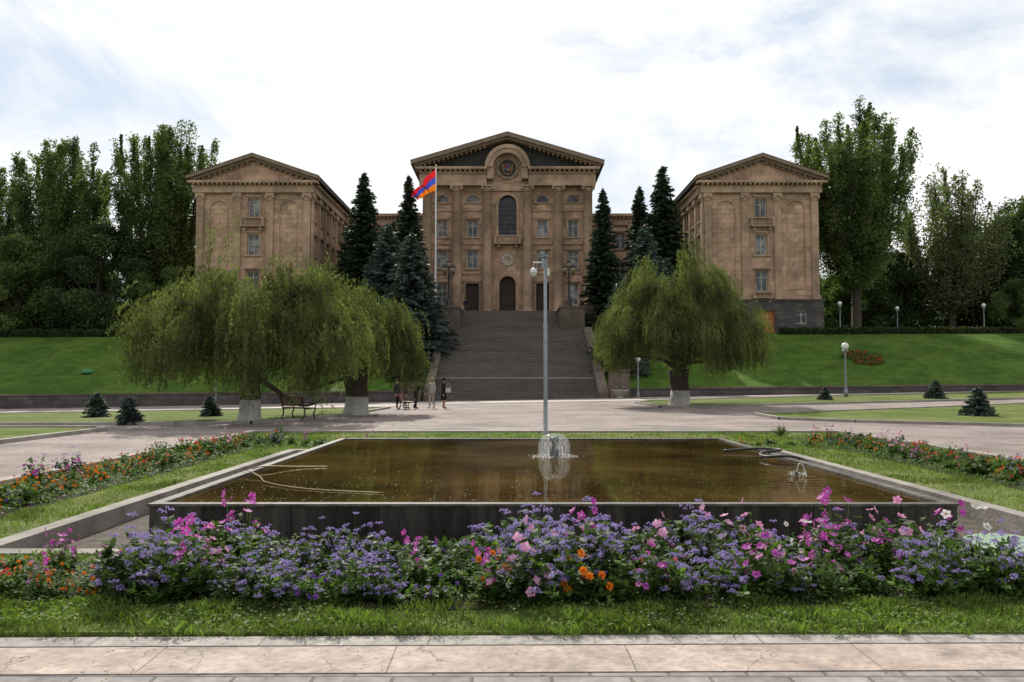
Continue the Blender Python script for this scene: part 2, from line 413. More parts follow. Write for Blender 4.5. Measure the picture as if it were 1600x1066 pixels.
for z0,z1,n in((5.35,5.62,.13),(9.0,9.3,.16),(13.1,13.3,.1),(.0,.9,.1)):
    for a,b in((-9.25,-6.85),(-5.55,-3.05),(3.05,5.55),(6.85,9.25)):
        if z0==0 and abs((a+b)/2)<5:
            m=(a+b)/2
            tr.box(a,m-1.1,0,n,z0,z1,0,front); tr.box(m+1.1,b,0,n,z0,z1,0,front)
        else: tr.box(a,b,0,n,z0,z1,0,front)
mk(tr,'moulding',tuff_trim,B)
ent=MB()
for a,b in((-10.75,-2.55),(2.55,10.75)):
    ent.box(a,b,-.1,1.0,16.12,16.75,0,front); ent.box(a,b,-.1,.9,16.752,17.55,0,front)
    ent.box(a-.0,b+.0,-.1,1.1,17.552,17.75,0,front)
    dentils(ent,front,a+.2,b-.2,.0,1.3,17.752,18.0)
for a,b in((-11.2,-2.5),(2.5,11.2)): ent.box(a,b,-.1,1.55,18.002,18.3,0,front)
ent.box(-2.549,2.549,-.1,.25,15.6,16.8,0,front)
mk(ent,'entablature',tuff_trim,B)
for s in(-1,1):
    for u in(2.45,6.2,9.85): column(B,front,s*u,.5,16.1)
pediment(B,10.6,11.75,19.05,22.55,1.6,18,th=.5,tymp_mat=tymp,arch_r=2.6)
mb=MB(); k=24
def archband(mb,r0,r1,n0,n1,zc,a0=0,a1=pi,m=0):
    for i in range(k):
        p=a0+(a1-a0)*i/k;q=a0+(a1-a0)*(i+1)/k
        c=[front(r*cos(t),n,zc+r*sin(t)) for n in(n0,n1) for r,t in((r0,p),(r1,p),(r1,q),(r0,q))]
        mb.add(c,[(0,1,2,3),(4,5,6,7),(0,3,7,4),(1,2,6,5)],m)
archband(mb,1.75,2.5,.1,1.35,18.3); archband(mb,2.3,2.75,.1,1.5,18.302)
for s in(-1,1): mb.box(s*2.1-.39,s*2.1+.39,.1,1.2,16.9,18.29,0,front)
mk(mb,'arch_moulding',tuff_trim,B)
mb=MB(); 
mb.add([front(1.75*cos(2*pi*i/32),.35,18.3+1.75*sin(2*pi*i/32)) for i in range(32)],[tuple(range(32))])
mb.box(-1.74,1.74,.1,.33,16.82,18.3,0,front)
mk(mb,'niche_panel',tuff,B)
em=MB(); archband(em,1.05,1.4,.36,.62,18.3,0,2*pi,1)
em.add([front(1.06*cos(2*pi*i/32),.4,18.3+1.06*sin(2*pi*i/32)) for i in range(32)],[tuple(range(32))],0)
for i in range(8):
    a=2*pi*i/8; em.ball(front(1.22*cos(a),.64,18.3+1.22*sin(a)),.1,8,1)
def shp(pts,n,m): em.prism([(u,18.3+z) for u,z in pts],.41,n,m)
shp([(-.32,.3),(.0,.3),(.0,.02),(-.32,.02)],.56,2); shp([(.004,.3),(.32,.3),(.32,.02),(.004,.02)],.56,3)
shp([(-.32,.016),(0,.016),(0,-.4),(-.28,-.22)],.56,3); shp([(.004,.016),(.32,.016),(.28,-.22),(.004,-.4)],.56,4)
for s in(-1,1):
    shp([(s*.36,.1),(s*.5,.5),(s*.7,.72),(s*.72,.3),(s*.66,-.1),(s*.45,-.45),(s*.34,-.35)],.5,5)
    shp([(s*.1,.34),(s*.34,.36),(s*.3,.6),(s*.12,.55)],.54,5)
shp([(-.5,-.5),(0,-.62),(.5,-.5),(.4,-.7),(0,-.82),(-.4,-.7)],.52,5)
mk(em,'crest',[M('crest_disc',(.07,.06,.05)),tuff_dark,M('crest_red',(.4,.05,.04)),M('crest_blue',(.06,.1,.3)),M('crest_orange',(.45,.2,.05)),M('crest_bronze',(.24,.15,.09),(.16,.1,.06))],B)
balcony(B,front,0,3.2,8.95,10.0,.95)
mb=MB(); 
for (r0,r1,n1) in((.5,.68,.16),(.3,.38,.12)):
    for i in range(k):
        p=2*pi*i/k;q=2*pi*(i+1)/k
        c=[front(r*cos(t),n,7.1+r*sin(t)) for n in(0.002,n1) for r,t in((r0,p),(r1,p),(r1,q),(r0,q))]
        mb.add(c,[(0,1,2,3),(4,5,6,7),(0,3,7,4),(1,2,6,5)])
mk(mb,'medallion',frame_m,B)
def door(P,o,parent,mat,n0=0):
    d=o['d'];mb=MB();ol=outline(o);mb.add([P(u,n0-d,z) for u,z in ol],[tuple(range(len(ol)))])
    dd=mk(mb,'door',mat,parent)
    fr=MB(); ring(fr,P,o,.0,.1,n0-d+.003,n0-d+.09)
    c,w2,z,h=o['c'],o['w']/2,o['z'],o['h']
    zt=z+h*.66; fr.box(c-w2+.1,c+w2-.1,n0-d+.004,n0-d+.09,zt,zt+.1,0,P); fr.box(c-.05,c+.05,n0-d+.004,n0-d+.08,z+.05,zt-.01,0,P)
    for s in(-1,1):
        for a,b in((.06,.28),(.32,.62)):
            fr.box(c+s*w2*.5-w2*.3,c+s*w2*.5+w2*.3,n0-d+.004,n0-d+.05,z+h*a,z+h*b,0,P)
    mk(fr,'frame',mat,dd)
    hd=MB(); q=P(c+.12,n0-d+.12,z+1.1); hd.ball(q,.05,8); mk(hd,'handle',gold,dd)
    return dd
door(front,ops[1],B,darkwood)
for o in doors: door(front,o,B,darkwood)
# ------------------------------------------------------------ wings
def wing(cx,side,label):
    W=thing('wing_building',label,'building',(cx,85,6.5))
    hw=6.2; D=17.5
    ops=[dict(c=0,w=1.3,z=z,h=h,d=.35) for z,h in((4.6,2.2),(8.5,2.25),(12.6,2.05))]
    wn=list(ops)
    bl=[dict(c=s*3.75,w=1.9,z=4.9,h=9.5,a=1,d=.1,blind=1) for s in(-1,1)]
    mb=MB(); facade(mb,front,-hw,hw,3.7,16.0,ops+bl)
    wo=[]
    P=(lambda u,n,z:(side*(hw+n),u,z))
    for i in range(6):
        u=1.6+i*2.86
        for z,h in((4.6,2.2),(8.5,2.25),(12.4,2.1)): wo.append(dict(c=u,w=1.2,z=z,h=h,d=.35))
    facade(mb,P,0,D,3.7,16.0,wo)
    mb.add([(-side*hw,0,0),(-side*hw,D,0),(-side*hw,D,16),(-side*hw,0,16)],[(0,1,2,3)])
    mb.add([(-hw,D,0),(hw,D,0),(hw,D,16),(-hw,D,16)],[(0,1,2,3)])
    mk(mb,'wall',tuff,W)
    tr=MB()
    for o in wn: window(W,front,o); surround(tr,front,o)
    for o in wo: window(W,P,o); surround(tr,P,o,t=.12)
    for b in bl: ring(tr,front,b,-.07,-.002,0,.04)
    for u in(-5.75,-1.75,1.75,5.75): pilaster(tr,front,u,3.72,15.2,w=.75)
    for i in range(7): pilaster(tr,P,.2+i*2.86,3.72,15.2,w=.6)
    mk(tr,'moulding',tuff_trim,W)
    e=MB()
    for Q,a,b in((front,-hw-.3,hw+.3),(P,.35,D)):
        e.box(a,b,-.1,.42,15.21,15.6,0,Q); e.box(a,b,-.1,.36,15.602,16.0,0,Q); dentils(e,Q,a+.2,b-.2,0,.7,16.002,16.2,.5,.22)
    e.box(-hw-.75,hw+.75,-.1,.82,16.202,16.45,0,front)
    mk(e,'entablature',tuff_trim,W)
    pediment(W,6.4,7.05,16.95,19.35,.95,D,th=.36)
    bo=[dict(c=.5,w=1.5,z=0.05,h=2.45,d=.3),dict(c=4.1,w=1.2,z=1.1,h=1.4,d=.3)]
    bm=MB(); facade(bm,front,-hw-.3,hw+.3,-1.5,3.55,bo,n0=.3); bm.box(-hw-.4,hw+.4,.0,.42,3.55,3.72,0,front)
    Pb=(lambda u,n,z:(side*(hw+n),u,z)); facade(bm,Pb,-.3,D,-1.5,3.55,[],n0=.3)
    bm.add([(-side*(hw+.3),-.3,-1.5),(-side*(hw+.3),D,-1.5),(-side*(hw+.3),D,3.55),(-side*(hw+.3),-.3,3.55)],[(0,1,2,3)])
    bm.box(.0,D,.0,.42,3.55,3.72,0,Pb)
    mk(bm,'basement',basalt,W)
    door(front,bo[0],W,woodm,.3); window(W,front,bo[1],n0=.3)
    balcony(W,front,0,2.5,11.5,12.5,.7); balcony(W,front,0,2.2,3.8,4.5,.55)
    return W
wing(-27.8,1,'brown tuff gabled wing with blind arches and small balconies')
wing(26.8,-1,'brown tuff gabled wing on dark basement with orange door')
for s,label in((-1,'low brown connecting block with plain windows behind spruces'),(1,'brown connecting block with cornice half hidden by spruces')):
    C=thing('connecting_building',label,'building',(CX+s*16.2,104,6.5))
    P=front; hwc=5.7
    wo=[dict(c=u,w=1.3,z=z,h=2.1,d=.35) for u in(-4.2,-1.4,1.4,4.2) for z in(4.3,8.4,12.3)]
    mb=MB(); facade(mb,P,-hwc,hwc,0,16.2,wo); mb.add([(-hwc,9,0),(hwc,9,0),(hwc,9,16.2),(-hwc,9,16.2)],[(0,1,2,3)]); mk(mb,'wall',tuff,C)
    tr=MB()
    for o in wo: window(C,P,o); surround(tr,P,o)
    for u in(-5.5,-2.8,0,2.8,5.5): pilaster(tr,P,u,3.6,15.4,w=.6)
    tr.box(-hwc,hwc,-.1,.4,15.41,16.2,0,P); dentils(tr,P,-hwc+.2,hwc-.2,0,.75,16.202,16.45,.5,.22); tr.box(-hwc,hwc,-.1,1.0,16.452,16.8,0,P)
    mk(tr,'moulding',tuff_trim,C)
    mb=MB(); mb.add([(-hwc,-1,16.81),(hwc,-1,16.81),(hwc,9,17.6),(-hwc,9,17.6)],[(0,1,2,3)]); mk(mb,'roof',roofm,C)
# ------------------------------------------------------------ stairs and podium
stepm=M('worn_step_stone',(.19,.165,.15),(.1,.088,.08),rough=.85,scale=1.5,bump=.3,bscale=20,dark=.65,stretch=(1,1,7))
nosm=M('step_edge_stone',(.27,.24,.22),(.13,.115,.105),rough=.8,scale=5)
lightlinem=M('light_line_tone',(.42,.38,.35),(.3,.27,.25),rough=.8,scale=5)  # paler nosing colour paints the line of light where a landing breaks the flight
S=thing('stone_staircase','wide dark grey stone staircase rising to the entrance','staircase',(0,64,0))
mb=MB(); ns=MB(); ln_=MB(); n=42
for i in range(n):
    mb.box(-6.4,7.0,i*.333,14.1,i*.152-(.8 if i==0 else .0),(i+1)*.152-.002*(i%2==5))
    (ln_ if i in(11,) else ns).box(-6.39,6.99,i*.333-.025,i*.333-.001,(i+1)*.152-(.085 if i==11 else .04),(i+1)*.152+.004)
z0=n*.152
mb.box(-8,8.6,14.1,16.3,0,z0)
for i in range(18):
    zz=z0+i*.157
    mb.box(-5.4,4.9,16.3+i*.42,24,zz,zz+.157); ns.box(-5.39,4.89,16.3+i*.42-.025,16.3+i*.42-.001,zz+.157-.04,zz+.161)
mk(mb,'step',stepm,S); mk(ns,'step_edge',nosm,S); mk(ln_,'light_line_edge',lightlinem,S)
paraps=M('parapet_brown_stone',(.2,.155,.12),(.12,.093,.074),rough=.85,scale=1.2,bump=.3,bscale=12,dark=.55)
def parapet(boxes,polys=()):
    pp=MB()
    for b in boxes: pp.box(*b)
    for a,b,poly in polys: pp.prism(poly,a,b,0,P=lambda u,n,z:(n,u,z))
    mk(pp,'parapet',paraps,S)
slp=[(-.2,-.8),(14.1,-.8),(14.1,z0+.4),(13.8,z0+.4),(0,.6),(-.2,.6)]
parapet([],[(-7.1,-6.4,slp)]); parapet([],[(7.0,7.78,slp)])
parapet([(7.86,9.4,-.5,1.0,-.5,2.3),(7.78,9.48,-.58,1.08,2.3,2.45)]); parapet([(-8.8,-7.26,-.5,1.0,-.6,2.2),(-8.88,-7.2,-.58,1.08,2.2,2.35)])
for a,b in((-7.9,-5.4),(4.9,7.4)): parapet([(a,b,16.8,23.9,0,2.55+z0),(a-.08,b+.08,16.7,23.9,2.55+z0,2.72+z0)])
pod=MB(); pod.box(-16,15,88,106,5,9.18); pod.box(-16,-7.95,87.7,87.98,6,9.9); pod.box(7.45,15,87.7,87.98,6,9.9)
o=mk(pod,'podium',paraps); tag(o,'brown stone podium with low parapet beneath the portico','podium')
# ------------------------------------------------------------ ground
def lines(lo,hi,st,extra):
    s=set(round(lo+i*st,3) for i in range(int((hi-lo)/st)+1))|set(extra); return sorted(s)
PX0,PX1,PY0,PY1=-4.95,5.95,7.15,17.8
IX0,IX1,IY0,IY1=-7.6,9.6,4.9,23.6
xs=lines(-75,75,1.5,[PX0,PX1,IX0,IX1,-7.05,-6.9,7.6,7.73,-1200,-500,-200,-110,110,200,500,1200])
ys=lines(-12,130,1.5,[PY0,PY1,IY0,IY1,64.0,64.15,64.4,64.6,-400,-60,-25,160,250,500,1500])
V=[(x,y,H(x,y)) for y in ys for x in xs]; nx=len(xs)
F=[];FP=[]
for j in range(len(ys)-1):
    for i in range(nx-1):
        cxm,cym=(xs[i]+xs[i+1])/2,(ys[j]+ys[j+1])/2
        if PX0<cxm<PX1 and PY0<cym<PY1: continue
        q=(j*nx+i,j*nx+i+1,(j+1)*nx+i+1,(j+1)*nx+i); F.append(q)
        if cym<64 and abs(cxm)<75 and cym>-12 and not(IX0<cxm<IX1 and IY0<cym<IY1): FP.append(q)
def grassmat(name,c1,c2,c3,sc=6):
    m,nt,out=newmat(name); b=N(nt,'ShaderNodeBsdfPrincipled'); nt.links.new(b.outputs[0],out.inputs[0]); b.inputs['Roughness'].default_value=.9; b.inputs['Specular IOR Level'].default_value=.1
    tc=N(nt,'ShaderNodeTexCoord')
    n1=N(nt,'ShaderNodeTexNoise'); n1.inputs['Scale'].default_value=sc; n1.inputs['Detail'].default_value=10; n1.inputs['Roughness'].default_value=.8; nt.links.new(tc.outputs['Object'],n1.inputs[0])
    r=ramp(nt,[(.3,c1),(.7,c2)]); nt.links.new(n1.outputs[0],r.inputs[0])
    n2=N(nt,'ShaderNodeTexNoise'); n2.inputs['Scale'].default_value=.25; n2.inputs['Detail'].default_value=5; nt.links.new(tc.outputs['Object'],n2.inputs[0])
    r2=ramp(nt,[(.42,(0,0,0)),(.62,(.85,.85,.85))]); nt.links.new(n2.outputs[0],r2.inputs[0])
    c_=mix(nt,r.outputs[0],c3,r2.outputs[0])
    n4=N(nt,'ShaderNodeTexNoise'); n4.inputs['Scale'].default_value=.9; n4.inputs['Detail'].default_value=7; n4.inputs['Roughness'].default_value=.7; nt.links.new(tc.outputs['Object'],n4.inputs[0])
    r4=ramp(nt,[(.36,(.68,.68,.68)),(.6,(1.12,1.12,1.12))]); nt.links.new(n4.outputs[0],r4.inputs[0])
    nt.links.new(mix(nt,c_,r4.outputs[0],1.0,'MULTIPLY'),b.inputs['Base Color'])
    n3=N(nt,'ShaderNodeTexNoise'); n3.inputs['Scale'].default_value=30; n3.inputs['Detail'].default_value=6; nt.links.new(tc.outputs['Object'],n3.inputs[0])
    bp=N(nt,'ShaderNodeBump'); bp.inputs['Strength'].default_value=.8; bp.inputs['Distance'].default_value=.06; nt.links.new(n3.outputs[0],bp.inputs['Height']); nt.links.new(bp.outputs[0],b.inputs['Normal'])
    return m
lawn=grassmat('lawn_grass',(.034,.075,.01),(.078,.15,.018),(.09,.155,.024))  # darker, contrasty patches: grass clumps plus tree shade put into the colour
plawn=grassmat('plaza_grass',(.075,.12,.022),(.14,.195,.038),(.18,.19,.07))
soil=M('soil',(.055,.04,.028),(.03,.022,.015),rough=.95,scale=12,bump=1,bscale=50)
struct(npobj('ground',V,F,lawn))
Vp=[(x,y,z+.012) for x,y,z in V]
pave=stonemat('plaza_paving',(.315,.26,.236),(.25,.205,.188),(.18,.153,.14),1.2,.6,.012,flat=True,stain=.55,bump=.15,sscale=.3,nscale=2)
struct(npobj('plaza_pavement',Vp,FP,pave))
fgp=stonemat('paving_bricks',(.32,.29,.275),(.245,.22,.21),(.15,.13,.12),.42,.16,.01,flat=True,stain=.65,bump=.6,sscale=1.2)
slab=stonemat('kerb_slabs',(.47,.385,.33),(.40,.34,.30),(.2,.17,.15),1.35,.44,.004,flat=True,stain=.62,bump=.7,sscale=1.5,nscale=5,cracks=True,c3=(.46,.35,.29))
kerbg=stonemat('grey_edging',(.40,.37,.34),(.33,.3,.28),(.2,.17,.155),1.0,.5,.005,flat=True,stain=.6,bump=.5,sscale=2.5,nscale=5,cracks=True)
def sheet(name,pts,z,mat,kind=True):
    mb=MB(); mb.add([(x,y,z) for x,y in pts],[tuple(range(len(pts)))]); o=mk(mb,name,mat)
    if kind: struct(o)
    return o
sheet('front_pavement',[(-12,-2),(12,-2),(12,5.0),(-12,4.6)],.024,fgp)
sl=.013
mb=MB(); mb.box(-12,12,0,.432,-.1,.029,0); o=mk(mb,'slab_strip',slab,None,(0,4.37,0),(0,0,sl)); struct(o)
mb=MB(); mb.box(-12,12,0,.172,-.1,.033,0); o=mk(mb,'front_kerb',kerbg,None,(-.0,4.803,0),(0,0,sl)); struct(o)
mb=MB()
for a,b,c,d in((IX0,IX1,5.0,PY0),(IX0,PX0,PY0,PY1),(PX1,IX1,PY0,PY1),(IX0,IX1,PY1,IY1)):
    mb.box(a,b,c,d,-.05,.045)
struct(mk(mb,'island_turf',plawn))
kerbm=M('light_kerb_stone',(.40,.36,.325),(.28,.25,.225),rough=.8,scale=3,bump=.3,bscale=25,dark=.7)
mb=MB()
mb.box(IX0-.2,IX0,5.1,IY1+.2,-.05,.1); mb.box(IX1,IX1+.2,5.2,IY1+.2,-.05,.1); mb.box(IX0+.001,IX1-.001,IY1,IY1+.2,-.05,.1)
struct(mk(mb,'island_kerb',kerbm))
front_edge=lambda x:5.5+.5*((x+.3)/5.6)**2
def bedpoly(n=24):
    p=[]
    for i in range(n+1):
        x=-5.9+i*(11.3)/n; p.append((x,front_edge(x)+.05*sin(x*3)))
    p+=[(5.4,6.9),(-5.9,6.9)]
    return p
sheet('bed_soil',bedpoly(),.053,soil)
sheet('side_bed_soil',[(-7.15,8),(-5.75,8),(-5.85,20.6),(-7.2,20.8)],.05,soil)
sheet('side_bed_soil',[(7.1,8),(8.9,8),(9.0,21.5),(7.4,21.5)],.05,soil)
def patch(poly):
    bm=bmesh.new(); vs=[bm.verts.new((x,y,0)) for x,y in poly]; bm.faces.new(vs); bmesh.ops.triangulate(bm,faces=bm.faces[:])
    for _ in range(4): bmesh.ops.subdivide_edges(bm,edges=bm.edges[:],cuts=1,use_grid_fill=True)
    for v in bm.verts: v.co.z=g(v.co.x,v.co.y)+.07
    me=bpy.data.meshes.new('grass_patch'); bm.to_mesh(me); bm.free(); me.materials.append(plawn)
    struct(link(bpy.data.objects.new('grass_patch',me)))
    mb=MB()
    for i in range(len(poly)):
        a=Vector(poly[i]);b=Vector(poly[(i+1)%len(poly)]); L=(b-a).length; k=max(1,int(L/2.5)); d=(b-a)/L; nn=Vector((-d.y,d.x))*.11
        for j in range(k):
            p=a+(b-a)*j/k;q=a+(b-a)*(j+1)/k
            cs=[]
            for w in(p,q):
                zz=g(w.x,w.y)
                cs+=[(w.x-nn.x,w.y-nn.y,zz-.05),(w.x+nn.x,w.y+nn.y,zz-.05),(w.x+nn.x,w.y+nn.y,zz+.12),(w.x-nn.x,w.y-nn.y,zz+.12)]
            mb.add(cs,[(0,1,5,4),(1,2,6,5),(2,3,7,6),(3,0,4,7)])
    struct(mk(mb,'patch_kerb',kerbm))
PATCH=[[(-50,49),(-7.4,48),(-7.6,37),(-8.4,31.5),(-9.6,29.3),(-12,28.6),(-18.5,28.3),(-50,31)],
[(-50,27),(-13.4,25.9),(-12.8,25),(-12.8,8),(-50,8)],
[(10.6,35),(27,42),(50,50),(50,27),(17.4,27),(12.7,29.5),(10.6,31.5)],
[(8,43),(7.8,50),(9,53),(38,59.5),(60,61),(60,55),(30,47)]]
for p in PATCH: patch(p)
walkm=M('light_walk_stone',(.48,.435,.395),(.36,.325,.295),rough=.85,scale=1.5,bump=.2)
mb=MB()
for a,b,y0,y1 in((-70,-7.5,51.5,56),(-7.5,9.4,55,60),(9.4,70,60.8,63)):
    k=30
    for i in range(k):
        x0=a+(b-a)*i/k;x1=a+(b-a)*(i+1)/k
        for j in range(4):
            ya=y0+(y1-y0)*j/4;yb=y0+(y1-y0)*(j+1)/4
            mb.add([(x0,ya,g(x0,ya)+.035),(x1,ya,g(x1,ya)+.035),(x1,yb,g(x1,yb)+.035),(x0,yb,g(x0,yb)+.035)],[(0,1,2,3)])
struct(mk(mb,'walkway',walkm))
k=24
def rwall(a,b,label):
    mb=MB();k=30
    for i in range(k):
        x0=a+(b-a)*i/k;x1=a+(b-a)*(i+1)/k
        for m,y0,y1,lo,hi in((0,64.0,64.5,-1.2,0),(1,63.93,64.57,.001,.14)):
            za=[(g(x,64)-.3 if m==0 else zw(x)+lo) for x in(x0,x1)]; zb=[zw(x)+hi for x in(x0,x1)]
            mb.add([(x0,y0,za[0]),(x1,y0,za[1]),(x1,y0,zb[1]),(x0,y0,zb[0]),(x0,y1,za[0]),(x1,y1,za[1]),(x1,y1,zb[1]),(x0,y1,zb[0])],[(0,1,2,3),(3,2,6,7),(4,5,6,7)],m)
    o=mk(mb,'retaining_wall',[basalt,paraps]); tag(o,label,'wall')
rwall(-75,-8.8,'low dark basalt retaining wall below the sloping lawn'); rwall(9.4,75,'low basalt retaining wall with brown coping along the lawn')
# ------------------------------------------------------------ pool
x0,x1,y0,y1=-3.52,4.32,7.8,16.5
PL=thing('fountain_pool','square raised dark pool full of brown water','pool',(0,0,0))
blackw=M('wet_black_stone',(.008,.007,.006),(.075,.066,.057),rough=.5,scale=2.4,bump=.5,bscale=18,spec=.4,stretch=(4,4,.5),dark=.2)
rimm=M('worn_rim_stone',(.16,.142,.12),(.035,.031,.026),rough=.6,scale=5,bump=.5,bscale=30,dark=.35)
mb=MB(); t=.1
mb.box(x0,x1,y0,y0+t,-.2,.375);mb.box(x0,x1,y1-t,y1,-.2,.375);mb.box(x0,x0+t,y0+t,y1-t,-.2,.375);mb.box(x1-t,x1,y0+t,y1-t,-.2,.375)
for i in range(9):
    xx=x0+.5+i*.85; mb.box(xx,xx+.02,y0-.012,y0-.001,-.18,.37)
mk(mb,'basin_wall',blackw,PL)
mb=MB(); e=.015
mb.box(x0-e,x1+e,y0-e,y0+t,.376,.4);mb.box(x0-e,x1+e,y1-t,y1+e,.376,.4);mb.box(x0-e,x0+t,y0+t+.001,y1-t-.001,.376,.4);mb.box(x1-t,x1+e,y0+t+.001,y1-t-.001,.376,.4)
mk(mb,'rim',rimm,PL)
def watermat():
    m,nt,out=newmat('pool_water'); tc=N(nt,'ShaderNodeTexCoord')
    n=N(nt,'ShaderNodeTexNoise'); n.inputs['Scale'].default_value=.5; n.inputs['Detail'].default_value=8; n.inputs['Roughness'].default_value=.65; nt.links.new(tc.outputs['Object'],n.inputs[0])
    r=ramp(nt,[(.35,(.02,.012,.004)),(.52,(.06,.038,.011)),(.7,(.11,.074,.025))]); nt.links.new(n.outputs[0],r.inputs[0])
    v=N(nt,'ShaderNodeTexNoise'); v.inputs['Scale'].default_value=22; v.inputs['Detail'].default_value=2; nt.links.new(tc.outputs['Object'],v.inputs[0])
    r2=ramp(nt,[(.7,(0,0,0)),(.74,(.7,.7,.7))]); nt.links.new(v.outputs[0],r2.inputs[0])
    cc=mix(nt,r.outputs[0],(.32,.27,.18),r2.outputs[0])
    d=N(nt,'ShaderNodeBsdfDiffuse'); nt.links.new(cc,d.inputs[0])
    gl=N(nt,'ShaderNodeBsdfGlossy'); gl.inputs['Roughness'].default_value=.015; gl.inputs[0].default_value=(.88,.83,.74,1)
    fr=N(nt,'ShaderNodeFresnel'); fr.inputs[0].default_value=1.36
    n3=N(nt,'ShaderNodeTexNoise'); n3.inputs['Scale'].default_value=7; n3.inputs['Detail'].default_value=3; nt.links.new(tc.outputs['Object'],n3.inputs[0])
    bp=N(nt,'ShaderNodeBump'); bp.inputs['Strength'].default_value=.22; bp.inputs['Distance'].default_value=.004; nt.links.new(n3.outputs[0],bp.inputs['Height'])
    nt.links.new(bp.outputs[0],gl.inputs['Normal']); nt.links.new(bp.outputs[0],fr.inputs['Normal'])
    ms=N(nt,'ShaderNodeMixShader'); nt.links.new(fr.outputs[0],ms.inputs[0]); nt.links.new(d.outputs[0],ms.inputs[1]); nt.links.new(gl.outputs[0],ms.inputs[2]); nt.links.new(ms.outputs[0],out.inputs[0])
    return m
wat=watermat()
FX,FY=.68,12.9
wx=np.linspace(x0+t,x1-t,140); wy=np.linspace(y0+t,y1-t,150)
XX,YY=np.meshgrid(wx,wy); r=np.hypot(XX-FX,YY-FY); ZZ=.372+.004*np.sin(r*22)*np.exp(-r*1.9)+.001*np.sin(XX*9+YY*5)*np.exp(-r*.4)
r2=np.hypot(XX-3.6,YY-10.5); ZZ+=.004*np.sin(r2*26)*np.exp(-r2*2.4)
VW=np.stack([XX,YY,ZZ],-1).reshape(-1,3); idx=np.arange(140*150).reshape(150,140)
FW=np.stack([idx[:-1,:-1],idx[:-1,1:],idx[1:,1:],idx[1:,:-1]],-1).reshape(-1,4)
o=npobj('water',VW,FW,wat); o.data.polygons.foreach_set('use_smooth',[True]*len(o.data.polygons)); struct(o)
fl_=leafmat('floating_litter',(.2,.15,.07),(.4,.34,.2),trans=.1,cs=3,tcol=(1,1,1))
n_=700; x=rng.uniform(x0+.15,x1-.15,n_); y=y0+.12+np.abs(rng.normal(0,1.6,n_))**1.0; y=np.minimum(y,y1-.2); c=np.stack([x,y,np.full(n_,.3795)],1); a=np.stack([rng.normal(size=n_),rng.normal(size=n_),np.zeros(n_)],1); a=unit(a); b=np.stack([-a[:,1],a[:,0],0*a[:,0]],1); s_=rng.uniform(.004,.014,(n_,1))
V_,F_=diam(c,a*s_,b*s_*.6); o=npobj('floating_leaves',V_,F_,fl_); o["kind"]="stuff"
mb=MB()
KX0,KX1,KY0,KY1=PX0,PX1,PY0,PY1; t=.2
mb.box(KX0,KX1,KY0,KY0+t,-.3,.065);mb.box(KX0,KX1,KY1-t,KY1,-.3,.065);mb.box(KX0,KX0+t,KY0+t,KY1-t,-.3,.065);mb.box(KX1-t,KX1,KY0+t,KY1-t,-.3,.065)
concm=M('grey_concrete_kerb',(.38,.345,.305),(.22,.2,.175),rough=.85,scale=3,bump=.4,bscale=25,dark=.6)
struct(mk(mb,'trench_kerb',concm))
wetf=M('wet_trench_floor',(.05,.042,.034),(.13,.11,.09),rough=.8,scale=9,bump=.6,bscale=40,spec=.15)
sheet('trench_floor',[(KX0,KY0),(KX1,KY0),(KX1,KY1),(KX0,KY1)],-.14,wetf)
def spraymat():
    m,nt,out=newmat('water_spray'); tc=N(nt,'ShaderNodeTexCoord'); mp=N(nt,'ShaderNodeMapping'); mp.inputs['Scale'].default_value=(30,30,3); nt.links.new(tc.outputs['Object'],mp.inputs[0])
    n=N(nt,'ShaderNodeTexNoise'); n.inputs['Scale'].default_value=1.5; n.inputs['Detail'].default_value=4; nt.links.new(mp.outputs[0],n.inputs[0])
    r=ramp(nt,[(.42,(.04,.04,.04)),(.72,(.45,.45,.45))]); nt.links.new(n.outputs[0],r.inputs[0])
    tr=N(nt,'ShaderNodeBsdfTransparent'); b=N(nt,'ShaderNodeBsdfPrincipled'); b.inputs['Base Color'].default_value=(.75,.78,.8,1); b.inputs['Roughness'].default_value=.1
    tl=N(nt,'ShaderNodeBsdfTranslucent'); tl.inputs[0].default_value=(.8,.85,.9,1); m2=N(nt,'ShaderNodeMixShader'); m2.inputs[0].default_value=.5
    nt.links.new(b.outputs[0],m2.inputs[1]); nt.links.new(tl.outputs[0],m2.inputs[2])
    ms=N(nt,'ShaderNodeMixShader'); nt.links.new(r.outputs[0],ms.inputs[0]); nt.links.new(tr.outputs[0],ms.inputs[1]); nt.links.new(m2.outputs[0],ms.inputs[2]); nt.links.new(ms.outputs[0],out.inputs[0])
    return m
spray=spraymat(); foam=leafmat('foam_drops',(.7,.73,.75),(.85,.87,.9),trans=.3,tcol=(1,1,1),lo=.9,hi=1.05)
FN=thing('fountain_nozzle','small black fountain nozzle throwing a bell of water','fountain',(FX,FY,.36))
mb=MB(); mb.lathe([(.07,0),(.07,.12),(.045,.14),(.045,.24),(.075,.26),(.075,.31),(.03,.32)],14); mk(mb,'nozzle',iron,FN)
mb=MB(); prof=[]
for i in range(17):
    tt=i/16; prof.append((.03+.23*sin(tt*pi*.5)**.8,.02+.36*cos(tt*pi*.5)**.6))
vs=[];fs=[];n=40
for r_,z_ in prof:
    for i in range(n): a=2*pi*i/n; vs.append((r_*cos(a)*(1+.02*sin(a*7)),r_*sin(a),z_))
for j in range(len(prof)-1):
    for i in range(n): fs.append((j*n+i,j*n+(i+1)%n,(j+1)*n+(i+1)%n,(j+1)*n+i))
mb.add(vs,fs,0,True); mk(mb,'water_bell',spray,FN)
